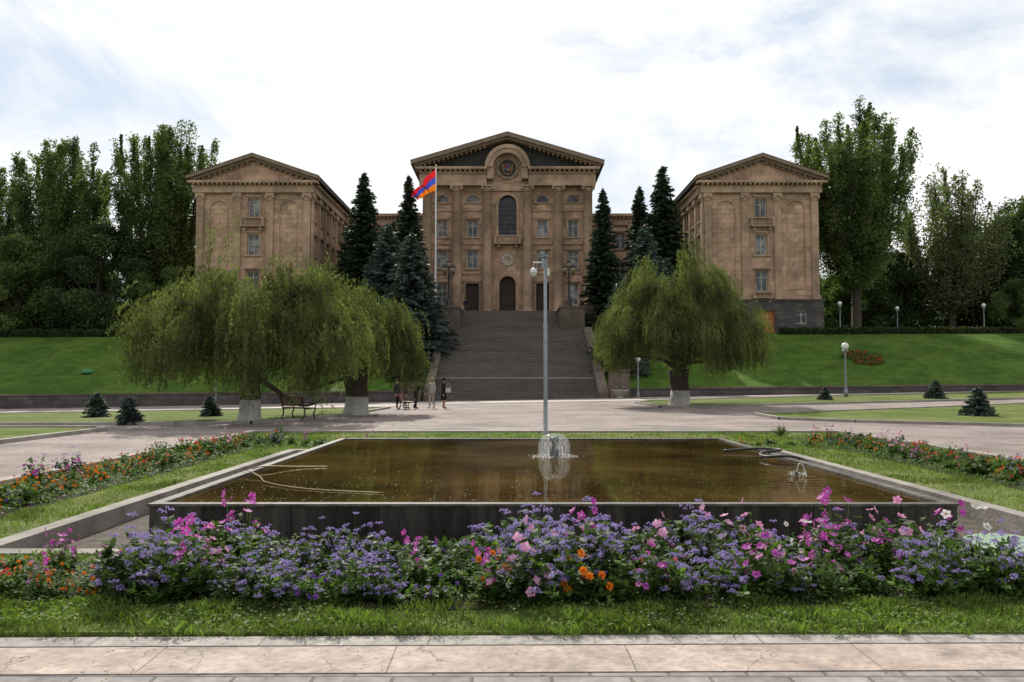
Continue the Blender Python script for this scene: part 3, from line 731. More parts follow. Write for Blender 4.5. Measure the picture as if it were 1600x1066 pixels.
def drops(nn,rad,zmax,par,size=.008,name='splash',sp=.28):
    a=rng.uniform(0,2*pi,nn); r_=np.abs(rng.normal(rad,rad*sp,nn)); z_=.012+np.abs(rng.normal(0,zmax,nn))*np.exp(-((r_-rad)/rad)**2)
    c=np.stack([r_*np.cos(a),r_*np.sin(a),z_],1); u=rv(nn)*size*rng.uniform(.4,1.6,(nn,1)); w=perp(u)*size*.8
    Vd,Fd=diam(c,u,w); return npobj(name,Vd,Fd,foam,par)
drops(380,.28,.006,FN,.008,sp=.3); 
JN=thing('small_water_jet','low splashing water jet at the pool edge','fountain',(3.62,10.2,.37))
mb=MB(); mb.lathe([(.02,-.02),(.02,.05),(.012,.07)],10); mk(mb,'nozzle',iron,JN)
def cat(pts,k=8):
    P=[Vector(p) for p in pts]; out=[]
    for i in range(len(P)-1):
        a,b,c,d=P[max(i-1,0)],P[i],P[i+1],P[min(i+2,len(P)-1)]
        for j in range(k):
            s=j/k; out.append(.5*((2*b)+(c-a)*s+(2*a-5*b+4*c-d)*s*s+(3*b-a-3*c+d)*s**3))
    return out+[P[-1]]
mb=MB(); mb.tube(cat([(0,0,.06),(.02,-.03,.17),(.05,-.08,.16),(.07,-.14,.02)],4),[.005]*4+[.008]*4+[.011]*5,8); mk(mb,'water_jet',spray,JN); drops(110,.08,.05,JN,.006)
mb=MB(); mb.tube(cat([(5.3,11.9,-.1),(4.7,12.0,.2),(4.3,12.1,.43),(3.9,12.4,.42),(4.1,13.1,.42),(4.5,13.4,.43),(4.2,13.7,.43),(3.6,13.6,.4)]),.022,8)
tag(mk(mb,'black_hose',iron),'thick black hose looped over the pool rim','hose')
yel=M('yellow_hose',(.36,.24,.1),(.26,.17,.06),rough=.5)
mb=MB(); mb.tube(cat([(-4.2,10.6,-.14),(-3.75,10.5,.2),(-3.5,10.45,.42),(-3.15,10.0,.40),(-2.9,9.5,.39),(-2.3,9.0,.382),(-1.4,8.7,.378)]),.006,8)
tag(mk(mb,'garden_hose',yel),'thin yellow garden hose trailing into the pool','hose')
mb=MB(); mb.tube(cat([(-4.25,10.9,-.14),(-3.7,10.8,.25),(-3.45,10.85,.42),(-3.0,11.2,.39),(-2.6,11.3,.38)]),.009,8)
tag(mk(mb,'garden_hose',yel),'short yellow hose end lying over the pool rim','hose')
lidm=M('pale_green_lid',(.33,.46,.33),(.24,.35,.25),rough=.65,scale=4,bump=.2,dark=.7)
mb=MB(); mb.lathe([(.39,0),(.4,.03),(.38,.05),(.28,.075),(.12,.09),(.001,.092)],28); o=mk(mb,'round_lid',lidm,None,(4.2,6.8,.13),(radians(9),radians(-3),0)); tag(o,'pale green round plastic lid lying over the trench','lid')
# ------------------------------------------------------------ TREES
bark=M('bark',(.09,.07,.05),(.045,.035,.028),rough=.95,scale=6,bump=1,bscale=14,stretch=(3,3,.6))
limew=M('whitewash',(.62,.6,.56),(.36,.33,.29),rough=.9,scale=8,bump=.6,dark=.7)
wleaf=leafmat('willow_leaves',(.09,.12,.038),(.185,.205,.075),trans=.42,cs=.8,lo=.38,hi=1.32,tcol=(1.2,1.35,.6))
def willow(loc,label,Rx,Rl,Hh,sh,seed,trunk_r=.3,th=1.9,ncl=95,nstr=26,skirt=1.5,tall=None,squash=.85,lmax=4.0):
    q=np.random.default_rng(seed); rr=random.Random(seed)
    T=thing('willow_tree',label,'tree',loc,'weeping willows on the plaza')
    tb=MB(); tb.tube([(0,0,-.1),(.02,0,.25),(.05,.02,.8)],[trunk_r*1.25,trunk_r*1.03,trunk_r*.98],14,1); tb.tube([(.05,.02,.8),(.0,.02,1.3),(-.05,0,th)],[trunk_r*.98,trunk_r*.95,trunk_r*1.12],14,0)
    Vs=[]; cl=[]
    for i in range(ncl):
        a=rr.uniform(0,2*pi); rho=sqrt(rr.uniform(.0,1))
        ex=(Rx if cos(a)>0 else Rl)*(1+.14*sin(3*a+seed)+.1*sin(7*a))
        x=cos(a)*rho*ex; y=sin(a)*rho*(Rx+Rl)/2*squash
        z=Hh-(Hh-sh)*rho**1.5+rr.gauss(0,.5)-(rr.random()<.35)*rr.uniform(.5,1.8)
        if tall:
            for tx,dz,w in tall: z+=dz*exp(-((x-tx)/w)**2)*max(.3,1-abs(y)/3)
        cl.append((x,y,z,a,rho))
    for x,y,z,a,rho in cl:
        ns=int(nstr*rr.uniform(.5,1.5)); spread=rr.uniform(.12,.34); plume=rr.uniform(.3,1.1)
        st=np.array([x,y,z])+q.normal(0,1,(ns,3))*np.array([spread,spread,.3])
        zmin=skirt+.42*sin(a*3+seed)+.32*sin(a*7+1)+rr.uniform(-.25,.3)+q.uniform(-.25,.6,ns)
        full=q.random(ns)<.5*rr.uniform(.3,1.6)
        Lf=(st[:,2]-zmin)*q.uniform(.6,1,ns); Ls=q.uniform(.6,2.1,ns)
        L=np.clip(np.where(full,Lf,Ls),.4,lmax); L=np.minimum(L,np.maximum(st[:,2]-zmin,.3))
        out=np.array([cos(a),sin(a),0])*plume*1.6+q.normal(0,.35,(ns,3)); out[:,2]=0
        for k in range(ns):
            nl=int(L[k]/.043)+2; s=np.sort(q.uniform(0,1,nl))*L[k]
            u=.45*(1-np.exp(-2.0*s))
            p=st[k]+out[k]*u[:,None]; p[:,2]=st[k,2]+.2*np.sin(np.minimum(s*2.5,pi))-s
            p+=q.normal(0,.028,p.shape); p[:,0]+=.05*np.sin(s*2+k)
            dirn=unit(np.array([0,0,-1.])+q.normal(0,.45,(nl,3)))
            Vs.append((p,dirn))
    c=np.concatenate([v[0] for v in Vs]); d=np.concatenate([v[1] for v in Vs]); n_=len(c)
    ln=q.uniform(.045,.085,(n_,1)); V_,F_=diam(c,d*ln,perp(d,q)*q.uniform(.012,.022,(n_,1)))
    for x,y,z,a,rho in cl[::4]:
        tb.tube(cat([(0,0,th-.15),(x*.25,y*.25,th+(z-th)*.5),(x*.7,y*.7,z-.3),(x,y,z-.05)],4),[trunk_r*.42,.15,.13,.11,.1,.09,.08,.07,.06,.05,.04,.03,.02],6,0)
    mk(tb,'trunk',[bark,limew],T); npobj('crown',V_,F_,wleaf,T)
    return T
willow((-10.1,30.7,g(-10,30.7)+.06),'large weeping willow with whitewashed trunk base on grass',4.0,4.3,5.2,3.2,3,.4,1.9,130,31,1.5,[(-1.0,1.8,.7),(2.6,1.6,.7),(.9,.5,.6)])
willow((-7.35,37.6,g(-7.3,37.6)+.06),'weeping willow with thick whitewashed trunk beside a bench',3.3,3.0,6.0,3.1,5,.55,1.8,98,31,1.5)
willow((9.5,45.3,g(9.7,45)+.06),'weeping willow with whitewashed trunk on the grass strip',4.4,4.6,7.8,4.0,8,.55,2.0,150,36,2.0,[(1.0,1.2,1.0),(-2.2,.9,.7),(3.2,-.6,.8)],lmax=4.4)
# spruces
def spruce_meshes(Hh,Rr,mat,seed,dens=1.0,fine=1.0,lowtrunk=.04):
    q=np.random.default_rng(seed); A=[];D=[]
    z=Hh*lowtrunk
    while z<Hh*.985:
        t=z/Hh; ln0=Rr*(1-t)**.8+.08
        nb=int((6+ln0*2.2)*dens)
        for b in range(nb):
            a=q.uniform(0,2*pi); ln=ln0*q.uniform(.6,1.18); m=max(3,int(ln/(.14*fine)))
            s=np.linspace(.12,1,m); dr=np.array([cos(a),sin(a),0]); sd=np.array([-sin(a),cos(a),0])
            zc=z+q.uniform(-.15,.15)*fine-ln*.42*s+ln*.22*s*s
            c=dr*(ln*s)[:,None]; c[:,2]+=zc
            for sgn in(-1,0,1):
                w=q.uniform(.1,.34,m)*(1.15-s)*ln*.55*abs(sgn)
                cc=c+sd*(sgn*w)[:,None]; cc[:,2]-=w*.35
                cc+=q.normal(0,.06*fine,cc.shape)
                A.append(cc); D.append(unit(dr+sd*sgn*.8+np.array([0,0,-.35])+q.normal(0,.25,(m,3))))
        z+=.26*fine*(1.0 if t<.8 else .8)
    c=np.concatenate(A);d=np.concatenate(D);n_=len(c)
    V_,F_=diam(c,d*q.uniform(.16,.32,(n_,1))*fine,perp(d,q)*q.uniform(.06,.12,(n_,1))*fine)
    top,tf=diam(np.array([[0,0,Hh-.1]]),np.array([[0,0,.35]])*fine,np.array([[.04,0,0]]))
    V_=np.concatenate([V_,top]);F_=np.concatenate([F_,tf+n_*4])
    tb=MB(); tb.tube([(0,0,-.3),(0,0,Hh*.5),(0,0,Hh*.97)],[Hh*.016,Hh*.009,.01],8)
    return tb,npmesh('crown',V_,F_,mat)
dspr=leafmat('dark_spruce_needles',(.022,.042,.022),(.045,.07,.036),trans=.12,cs=.5,lo=.55,hi=1.3)
bspr=leafmat('blue_spruce_needles',(.05,.075,.065),(.095,.125,.105),trans=.12,cs=.6,lo=.55,hi=1.25)
def mkspruce(Hh,Rr,mat,seed,loc,label,group,**k):
    T=thing('spruce_tree',label,'tree',loc,group); tb,cm=spruce_meshes(Hh,Rr,mat,seed,**k); mk(tb,'trunk',bark,T); link(bpy.data.objects.new('crown',cm),T); return T
s1=mkspruce(18.5,4.6,dspr,1,(-16.6,88.5,6.4),'tall dark green spruce beside the building','tall spruces by the building',dens=1.15)
s2=mkspruce(18.2,3.3,dspr,2,(-11.6,88.5,6.4),'slender dark green spruce beside the flagpole','tall spruces by the building',dens=1.2)
s3=mkspruce(12.0,4.8,bspr,3,(-9.4,73.5,3.3),'blue spruce growing on the slope beside the stairs','blue spruces by the stairs',dens=1.15)
clone(s3,(-12.6,80,5.6),1.1,.98,'blue spruce on the lawn above a willow')
clone(s3,(-8.9,69,1.9),3.1,.5,'small blue spruce low beside the stairs')
clone(s1,(-14.0,93,6.4),2.0,.75,'smaller dark spruce against the connecting block')
clone(s1,(-19.2,93,6.4),3.0,.7,'small dark spruce near the wing')
clone(s2,(10.2,88.5,6.4),.7,.92,'slender dark spruce near the portico')
clone(s3,(13.0,78,4.9),2.2,1.0,'blue spruce on the slope above a willow')
clone(s3,(9.5,70.5,2.4),.4,.66,'blue spruce low on the slope beside the stairs')
clone(s3,(15.6,80,5.6),1.4,.7,'blue spruce half hidden by a willow')
clone(s1,(17.3,90.5,6.4),1.0,1.07,'tall dark spruce with broad crown near the wing')
clone(s2,(15.1,93.5,6.4),4.0,1.0,'tall dark spruce behind a blue spruce')
clone(s1,(19.5,94,6.4),5.0,.7,'dark spruce close to the wing wall')
clone(s2,(-9.2,82,6.2),2.0,.5,'small dark spruce behind the flagpole')
m1=mkspruce(1.1,.56,bspr,9,(-18.2,35,g(-18,35)+.07),'small round blue spruce on plaza grass','young spruces on the plaza',dens=2.2,fine=.3,lowtrunk=.05)
for x,y,s_ in((-13.7,28.6,.85),(-13.4,35.5,.85),(19.2,49,.75),(25.6,48.3,1.05),(19.1,32.8,1.1)):
    clone(m1,(x,y,g(x,y)+.07),x,s_,'small young blue spruce on plaza grass')
# poplars
pleaf=leafmat('poplar_leaves',(.08,.118,.037),(.155,.2,.066),trans=.38,cs=.3,lo=.42,hi=1.25)
dleaf=leafmat('dark_tree_leaves',(.035,.058,.02),(.075,.108,.034),trans=.28,cs=.35,lo=.5,hi=1.3)
gleaf=leafmat('pale_tree_leaves',(.11,.135,.065),(.17,.19,.1),trans=.38,cs=.4,lo=.7,hi=1.2)
def poplar(Hh,Rr,npl,seed,mat,loc,label,per=1500,start=.12,size=.15,pr=.9,drop=.3):
    q=np.random.default_rng(seed); rr=random.Random(seed)
    T=thing('poplar_tree',label,'tree',loc,'tall poplars around the lawn'); tb=MB(); C=[]
    tb.tube([(0,0,-.3),(.1,0,Hh*.3),(0,.1,Hh*.8)],[Hh*.022,Hh*.016,.05],10)
    for i in range(npl):
        a=2*pi*i/npl*1.618+rr.uniform(-.3,.3)+i*2.4; rho=Rr*sqrt((i+.5)/npl)*rr.uniform(.8,1.05); top=Hh*(1-drop*(rho/Rr)**1.4*rr.uniform(.4,1.3))*rr.uniform(.9,1.02)
        zb=Hh*(start+.1*rr.random()); 
        pts=[np.array([0,0,zb*.8]),np.array([cos(a)*rho*.95,sin(a)*rho*.95,zb+(top-zb)*.25]),np.array([cos(a)*rho*1.0,sin(a)*rho*1.0,top])]
        n_=int(per*rr.uniform(.7,1.3)*(top-zb)/Hh*1.3); t_=q.uniform(0.05,1,n_)**.85
        tt=t_[:,None]; p=(1-tt)**2*pts[0]+2*tt*(1-tt)*pts[1]+tt**2*pts[2]
        ph=rr.uniform(0,6)
        rad=pr*rr.uniform(.7,1.3)*((1-t_)**.5*np.minimum(1,t_*4)*1.15+.14)*(.8+.35*np.sin(t_*15+ph)+.3*np.sin(t_*37+ph*2))
        dd=q.normal(0,1,(n_,3)); p=p+unit(dd)*(np.maximum(rad,.05)*q.uniform(.05,1,n_)**.5*np.where(q.random(n_)<.12,1.35,1))[:,None]
        C.append(p)
        for k in range(9):
            tk=rr.uniform(.25,.97); pk=(1-tk)**2*pts[0]+2*tk*(1-tk)*pts[1]+tk**2*pts[2]; ak=rr.uniform(0,2*pi); L_=pr*rr.uniform(.8,1.5)*(1.1-tk*.6)
            m_=int(per*.04); ss=q.random(m_)[:,None]; C.append(pk+np.array([cos(ak)*L_*.7,sin(ak)*L_*.7,L_*1.2])*ss+q.normal(0,.24,(m_,3)))
        tb.tube([tuple(pts[0]),tuple(.25*pts[0]+.5*pts[1]+.25*pts[2]),tuple(pts[2])],[.22,.12,.03],6)
    c=np.concatenate(C);n_=len(c);d=rv(n_,q);V_,F_=diam(c,d*q.uniform(.6,1.3,(n_,1))*size,perp(d,q)*q.uniform(.5,.9,(n_,1))*size*.8)
    mk(tb,'trunk',bark,T); npobj('crown',V_,F_,mat,T); return T
p1=poplar(24.5,6.4,26,11,pleaf,(-52.5,93,6.4),'broad leafy poplar with many upright plumes',per=2400,pr=1.85,drop=.3,size=.165)
p2=poplar(27.0,6.0,26,12,pleaf,(-41.0,93,6.4),'tall poplar with pointed upright plumes',per=2400,pr=1.8,drop=.25,size=.165)
clone(p1,(-66,97,6.4),2.1,.95,'broad poplar beyond the sloping lawn')
p3=poplar(27.5,7.2,30,14,pleaf,(39.0,90,6.4),'very tall poplar with bare forked trunk beside the wing',per=2700,start=.22,pr=1.9,drop=.28,size=.165)
clone(p2,(-78,101,6.4),4.0,.9,'tall poplar far along the lawn')
p4=poplar(20.5,6.0,24,16,gleaf,(51.5,93,6.4),'pale thin-leaved tree with upright branches',per=1300,start=.15,size=.17,pr=2.0,drop=.45)
def broad(Hh,Rr,ncl,seed,mat,loc,label,per=600,size=.18,zlow=.15,group='park trees behind the lawn'):
    q=np.random.default_rng(seed); rr=random.Random(seed); T=thing('park_tree',label,'tree',loc,group); tb=MB(); tb.tube([(0,0,-.3),(.1,.1,Hh*.35),(0,0,Hh*.8)],[Hh*.025,Hh*.018,.04],8); C=[]
    for i in range(ncl):
        a=rr.uniform(0,2*pi); h=rr.uniform(zlow,1); pr_=sin(pi*min(1,(h-zlow)/(1-zlow)*.8+.2))**.7
        rho=Rr*pr_*sqrt(rr.random()); x,y,z=cos(a)*rho,sin(a)*rho,Hh*h*.93; cr=Rr*rr.uniform(.2,.36)
        n_=int(per*rr.uniform(.6,1.3)); p=rv(n_,q)*(cr*q.uniform(.2,1,n_)**.4*np.where(q.random(n_)<.15,1.3,1))[:,None]*np.array([1,1,.75])+np.array([x,y,z]); C.append(p)
        if i%3==0: tb.tube([(0,0,Hh*.25),(x*.6,y*.6,z*.8),(x,y,z)],[.15,.08,.02],5)
    c=np.concatenate(C);n_=len(c);d=rv(n_,q);V_,F_=diam(c,d*q.uniform(.6,1.3,(n_,1))*size,perp(d,q)*q.uniform(.5,.9,(n_,1))*size*.75)
    mk(tb,'trunk',bark,T); npobj('crown',V_,F_,mat,T); return T
b1=broad(13,5.5,50,21,dleaf,(-46,88,6.3),'dark leafy park tree above the lawn',zlow=.1)
b2=broad(11,5,46,22,pleaf,(-54,86.5,6.2),'medium green park tree above the lawn',zlow=.08)
b3=broad(17,5.0,54,23,dleaf,(60,94,6.4),'dark dense park tree at the lawn edge',zlow=.08)
for b_,x,y,s_ in((b1,-64,92,.85),(b2,-37.5,88,.7),(b2,-41,87,.65),(b1,-58,95,.85),(b1,-39,95,.8),(b1,-51,92,.7),(b2,-62,88,.8),(b1,-72,98,1.0),
    (b1,46.5,96,.85),(b2,49,99,.8),(b3,65,97,1.1),(b3,56.5,99,.9),(b1,36,101,.75),(b2,57,90,.6),(b1,62,90,.8),(b2,42,103,.8),(b1,-45,104,.8),(b3,72,101,1.2),(b1,48,104,.9),(b3,-57,106,.7),(b2,34.8,100,.8),(b1,-34.5,104,.8),(b3,-82,104,1.0),(b3,82,104,1.1)):
    clone(b_,(x,y,6.35),x*1.7,s_)
for i,x in enumerate([-98,-90,-76,-68,-60,-52,-44,-37,36,43,51,59,67,76,90,98]): clone(b2 if i%2 else b1,(x,114+(i%3)*2,6.35),i*1.3,.95)
hleaf=leafmat('hedge_leaves',(.025,.04,.012),(.05,.075,.02),trans=.2,cs=1)
def hedge(a,b,y,label,h=.75):
    n_=int((b-a)*420); c=np.stack([rng.uniform(a,b,n_),y+rng.uniform(-.45,.45,n_),rng.uniform(0,h,n_)*(.9+.1*rng.random(n_))],1)
    c[:,2]+=np.array([H(x,yy) for x,yy in c[:,:2]])+.04*np.sin(c[:,0]*3)
    d=rv(n_);V_,F_=diam(c,d*.09,perp(d)*.06); o=npobj('hedge',V_,F_,hleaf); tag(o,label,'hedge')
hedge(27.5,75,82,'long clipped dark hedge along the top of the lawn'); hedge(-75,-33,82.5,'low clipped dark hedge above the sloping lawn')
# ------------------------------------------------------------ FLOWERS
fl=leafmat('flower_foliage',(.055,.11,.022),(.13,.205,.05),trans=.4,cs=5,lo=.5,hi=1.2)
fl2=leafmat('dark_flower_foliage',(.04,.075,.02),(.09,.14,.045),trans=.34,cs=5,lo=.5,hi=1.2)
def petal(name,c1,c2): return leafmat(name,c1,c2,trans=.4,cs=9,lo=.85,hi=1.1,tcol=(1,1,1))
pur=petal('ageratum_purple',(.27,.2,.48),(.45,.37,.68)); pink=petal('petunia_pink',(.66,.24,.46),(.8,.45,.65)); mag=petal('petunia_magenta',(.42,.05,.34),(.6,.13,.48))
ora=petal('marigold_orange',(.75,.16,.01),(.88,.32,.02)); red=petal('zinnia_red',(.6,.03,.02),(.75,.1,.05)); dpu=petal('pansy_violet',(.08,.03,.22),(.16,.06,.36)); whi=petal('white_petal',(.7,.66,.68),(.8,.78,.78)); yelc=petal('flower_centre',(.5,.35,.05),(.6,.45,.1))
def rad5(c,nrm,np_,r0,ra,rb,q,jit=.15,cup=.25):
    n_=len(c); u=perp(nrm,q); v=np.cross(nrm,u); C=[];A=[];Bb=[]
    ph=q.uniform(0,2*pi,n_)
    for k in range(np_):
        an=(ph+2*pi*k/np_+q.normal(0,jit,n_))[:,None]; rad=u*np.cos(an)+v*np.sin(an); tan=-u*np.sin(an)+v*np.cos(an); rad=unit(rad+nrm*cup)
        C.append(c+rad*r0);A.append(rad*ra);Bb.append(tan*rb)
    return np.concatenate(C),np.concatenate(A),np.concatenate(Bb)
def plant(name,label,h,r,kind,mats,seed,nleaf=260,nfl=20,lsize=.035,lm=fl,fs=1.0):
    q=np.random.default_rng(seed); T=thing(name,label,'flower',(0,-50,0),'flowering plants in the beds')
    nsh=max(12,int(nleaf/22)); su=rv(nsh,q); su[:,2]=np.abs(su[:,2])*1.1+.3; su=unit(su); sl_=q.uniform(.55,1.25,nsh)
    which=q.integers(0,nsh,nleaf); tt=q.uniform(.15,1.05,nleaf)**.75
    c=su[which]*(sl_[which]*tt)[:,None]*np.array([r,r,h]); c[:,2]*=.95
    a=unit(su[which]*np.array([.6,.6,.2])+q.normal(0,.75,(nleaf,3))*np.array([1,1,.5]))
    b=unit(np.cross(a,np.array([0,0,1.])+q.normal(0,.35,(nleaf,3)))); s=q.uniform(.6,1.5,(nleaf,1))*lsize
    c=c+a*s*.9
    V1,F1=diam(c,a*s,b*s*.55)
    fi=q.integers(0,nsh,nfl); hp=unit(su[fi]+q.normal(0,.2,(nfl,3)))
    hc=hp*(sl_[fi]*q.uniform(.95,1.15,nfl))[:,None]*np.array([r,r,h]); hc[:,2]=np.maximum(hc[:,2],.3*h)+.02
    if kind=='tall': hc[:,2]=q.uniform(.6,1.5,nfl)*h; hc[:,:2]*=.8
    base=hc*np.array([.25,.25,0]); mid=(hc+base)/2; dv=(hc-base)/2; V2,F2=diam(mid,dv,perp(dv,q)*.003)
    V_=np.concatenate([V1,V2]);F_=np.concatenate([F1,F2+len(V1)])
    npobj('foliage',V_,F_,lm,T)
    nrm=unit(hp+q.normal(0,.4,(nfl,3))+np.array([0,-.25,.1])); idx=[];CC=[];AA=[];BB=[]
    def push(c,a,b,m): CC.append(c);AA.append(a);BB.append(b);idx.append(np.full(len(c),m))
    if kind=='fluff':
        sub=[q.normal(0,.013,(nfl,3))*np.array([1.3,1.3,.5]) for _ in range(4)]
        for k in range(36):
            o_=rv(nfl,q); o_[:,2]=np.abs(o_[:,2]); cl=hc+sub[k%4]+o_*.0125*fs; d=rv(nfl,q); push(cl,d*.0064*fs,perp(d,q)*.0042*fs,0)
    elif kind in('open','tall'):
        c_,a_,b_=rad5(hc,nrm,5,.016*fs,.017*fs,.0165*fs,q,.1,.25); push(c_,a_,b_,0)
        c_,a_,b_=rad5(hc+nrm*.003,nrm,5,.004*fs,.005*fs,.004*fs,q,.1,.1); push(c_,a_,b_,1)
    elif kind=='ruffle':
        for ly,(nn,r0) in enumerate(((11,.018),(9,.012),(6,.006))):
            c_,a_,b_=rad5(hc+nrm*(.004*ly+.002)*fs*1.5,nrm,nn,r0*fs,.010*fs,.008*fs,q,.2,.2+.5*ly); push(c_,a_,b_,0)
    elif kind=='dark':
        c_,a_,b_=rad5(hc,nrm,5,.013*fs,.014*fs,.013*fs,q,.15,.15); push(c_,a_,b_,0)
        push(hc+nrm*.004,perp(nrm,q)*.005,perp(nrm,q)*.005,1)
    C_=np.concatenate(CC);V3,F3=diam(C_,np.concatenate(AA),np.concatenate(BB))
    npobj('blossoms',V3,F3,mats,T,midx=np.concatenate(idx)); return T
PT={
'ag':[plant('ageratum_plant','bushy plant covered in fluffy lilac ageratum heads',.32,.25,'fluff',[pur],31,640,46,.027,fs=1.2),plant('ageratum_plant','leafy lilac ageratum with clustered heads',.37,.22,'fluff',[pur],32,620,32,.03,lm=fl2,fs=1.2),plant('ageratum_plant','leafy lilac ageratum with sparse heads',.29,.24,'fluff',[pur],44,640,20,.028,fs=1.15)],
'pi':[plant('petunia_plant','tall leggy petunia with pink trumpet blossoms',.36,.22,'tall',[pink,whi],33,560,9,.022,fs=1.1),plant('petunia_plant','petunia with pale pink blossoms',.35,.23,'open',[pink,whi],34,600,11,.024,lm=fl2,fs=1.1)],
'ma':[plant('petunia_plant','petunia with magenta blossoms',.33,.24,'open',[mag,dpu],35,600,17,.024,fs=1.1),plant('petunia_plant','leggy petunia with magenta blossoms',.34,.22,'tall',[mag,whi],36,580,13,.022,fs=1.1)],
'or':[plant('marigold_plant','low marigold with orange ruffled blossoms',.21,.19,'ruffle',[ora],37,520,11,.019,fs=.92),plant('marigold_plant','marigold with deep orange ruffled blossoms',.25,.19,'ruffle',[ora],38,520,14,.019,fs=.92)],
're':[plant('zinnia_plant','zinnia with scarlet red blossoms',.27,.18,'ruffle',[red],39,420,8,.026,fs=.95)],
'vi':[plant('pansy_plant','low pansy with dark violet blossoms',.18,.19,'dark',[dpu,yelc],40,460,12,.021)],
'wh':[plant('petunia_plant','leggy petunia with white blossoms',.36,.22,'tall',[whi,yelc],41,540,5,.022)],
'gr':[plant('leafy_plant','broad dark green leafy bedding plant without blossoms',.28,.27,'fluff',[fl],42,520,3,.04,lm=fl2),plant('leafy_plant','bright green leafy bedding plant',.22,.24,'fluff',[fl],43,620,3,.027),plant('leafy_plant','feathery green bedding plant without blossoms',.33,.22,'fluff',[fl],45,800,3,.02)]}
used=set()
def put(k,x,y,z,s,rz=None):
    t_=R.choice(PT[k])
    if t_.name not in used:
        used.add(t_.name); t_.location=(x,y,z); t_.rotation_euler=(0,0,R.uniform(0,6.28)); t_.scale=(s,s,s); return
    clone(t_,(x,y,z),R.uniform(0,6.28) if rz is None else rz,s)
def pick(w):
    ks=list(w); return R.choices(ks,[w[k] for k in ks])[0]
cnt=0
x=-5.6
while x<5.1:
    fr=front_edge(x)+.14
    y=fr+R.uniform(-.05,.08)
    while y<6.8:
        back=(y-fr)/(6.9-fr)
        if x>3.45 and y>6.15: y+=.3; continue
        drift=sin(x*2.3+y*1.9)+sin(x*1.1-y*3.1+1)
        if x<-2.9: w=dict(ag=.5 if drift<.5 else 1.4,re=1.2,vi=1.2,ma=.5,gr=3.2,**{'or':2.4})
        elif x<-1.5: w=dict(ag=5.5 if drift>-.6 else 2.2,pi=.8,vi=.4,gr=2.0,ma=.2,**{'or':.4 if back<.5 else .0})
        elif x<.5: w=dict(ag=5.0 if drift>-.2 else 2.4,pi=1.2,gr=1.9,vi=.6,ma=.3,**{'or':1.3 if back<.5 else .0})
        elif x<1.6: w=dict(ag=4.0,re=.8,gr=2.2,vi=.2,wh=.5,pi=.8,ma=.4,**{'or':1.4 if back<.5 else .0})
        elif x<3.6: w=dict(ag=1.8,ma=3.4,gr=2.4,wh=.4,pi=1.6)
        else: w=dict(ag=3.0,ma=1.8,gr=2.2,pi=.3,**{'or':.6})
        kk=pick(w)
        env=.97+.13*sin(x*1.9+.8)+.07*sin(x*4.7)
        if x<-2.9: env*=.62
        if x>4.1: env*=.66
        s_=R.uniform(.82,1.16)*env*(1.0+.1*back if x<1.8 else 1.0+.2*back)
        if kk=='gr': s_*=.9
        put(kk,x+R.uniform(-.12,.12),y,.05,s_)
        y+=R.uniform(.22,.31)+(R.uniform(0,.16) if x<-2.9 else 0); cnt+=1
    x+=.265
for s_,xa,xb,ya,yb in((-1,-7.05,-5.9,9.2,20.4),(1,7.5,8.8,9.4,20.6)):
    yy=ya
    while yy<yb:
        for xx in np.arange(xa+.1,xb,.42):
            kk=pick(dict(re=1.1,gr=3.4,vi=.3,pi=.7 if s_>0 else .2,ma=.8 if s_>0 else .15,ag=.3,**{'or':4.0 if s_<0 else 2.2}))
            put(kk,xx+R.uniform(-.12,.12),yy+R.uniform(-.15,.15),.05,R.uniform(.7,1.1)); cnt+=1
        yy+=.5
xx=-6
while xx<8.5:
    put(pick(dict(gr=3,pi=.6,ag=.4,ma=.4,re=.9,**{'or':1.8})),xx,18.9+R.uniform(-.3,.3),.05,R.uniform(.55,.85)); xx+=.38
for k in PT:
    for t_ in PT[k]:
        if t_.name not in used: t_.location=(R.uniform(-3,3),6.5,.05)
def cover(n_,x0_,x1_,y0_,y1_,zmax,mask=None,sz=.02):
    x=rng.uniform(x0_,x1_,n_);y=rng.uniform(y0_,y1_,n_)
    k_=np.ones(n_,bool)
    if mask is not None: k_=mask(x,y)
    x=x[k_];y=y[k_];n_=len(x)
    z=.06+zmax*rng.random(n_)*(.55+.45*np.sin(x*7+np.sin(y*9))*np.sin(y*8+1.3*x))
    c=np.stack([x,y,z],1);a=unit(rng.normal(size=(n_,3))*np.array([1,1,.45]));b=unit(np.cross(a,np.array([0,0,1.])+rng.normal(0,.3,(n_,3))));s=rng.uniform(.6,1.4,(n_,1))*sz
    return diam(c,a*s,b*s*.55)[0]
cv_=[cover(26000,-5.7,5.3,5.5,6.95,.15,lambda x,y:(y>front_edge(x)+.05+.05*np.sin(x*11))&((x>-3.3)|(rng.random(len(x))<.45))&((x<3.45)|(y<6.25)),.021),
 cover(12000,-7.15,-5.8,8.6,20.7,.14,None,.024),cover(13000,7.2,8.95,8.9,21.4,.14,None,.024),cover(5000,-6.5,8.8,18.4,19.4,.1,None,.024)]
V_=np.concatenate(cv_); o=npobj('ground_cover',V_,np.arange(len(V_)).reshape(-1,4),fl); o["kind"]="stuff"
agm=leafmat('spiky_leaf',(.07,.12,.04),(.12,.17,.07),trans=.2,cs=4)
q=np.random.default_rng(5); n_=46; a=q.uniform(0,2*pi,n_); el=q.uniform(.35,1.35,n_); d=np.stack([np.cos(a)*np.cos(el),np.sin(a)*np.cos(el),np.sin(el)],1); ln=q.uniform(.14,.2,(n_,1))
V_,F_=diam(d*ln,d*ln,perp(d,q)*.018); 
o=npobj('yucca_plant',V_,F_,agm,None,(-6.3,21.6,.05)); tag(o,'spiky green yucca in the turf corner','plant','yuccas at island corners'); o2=o.copy(); col.objects.link(o2); o2.location=(7.4,22,.05); o2.rotation_euler=(0,0,2)
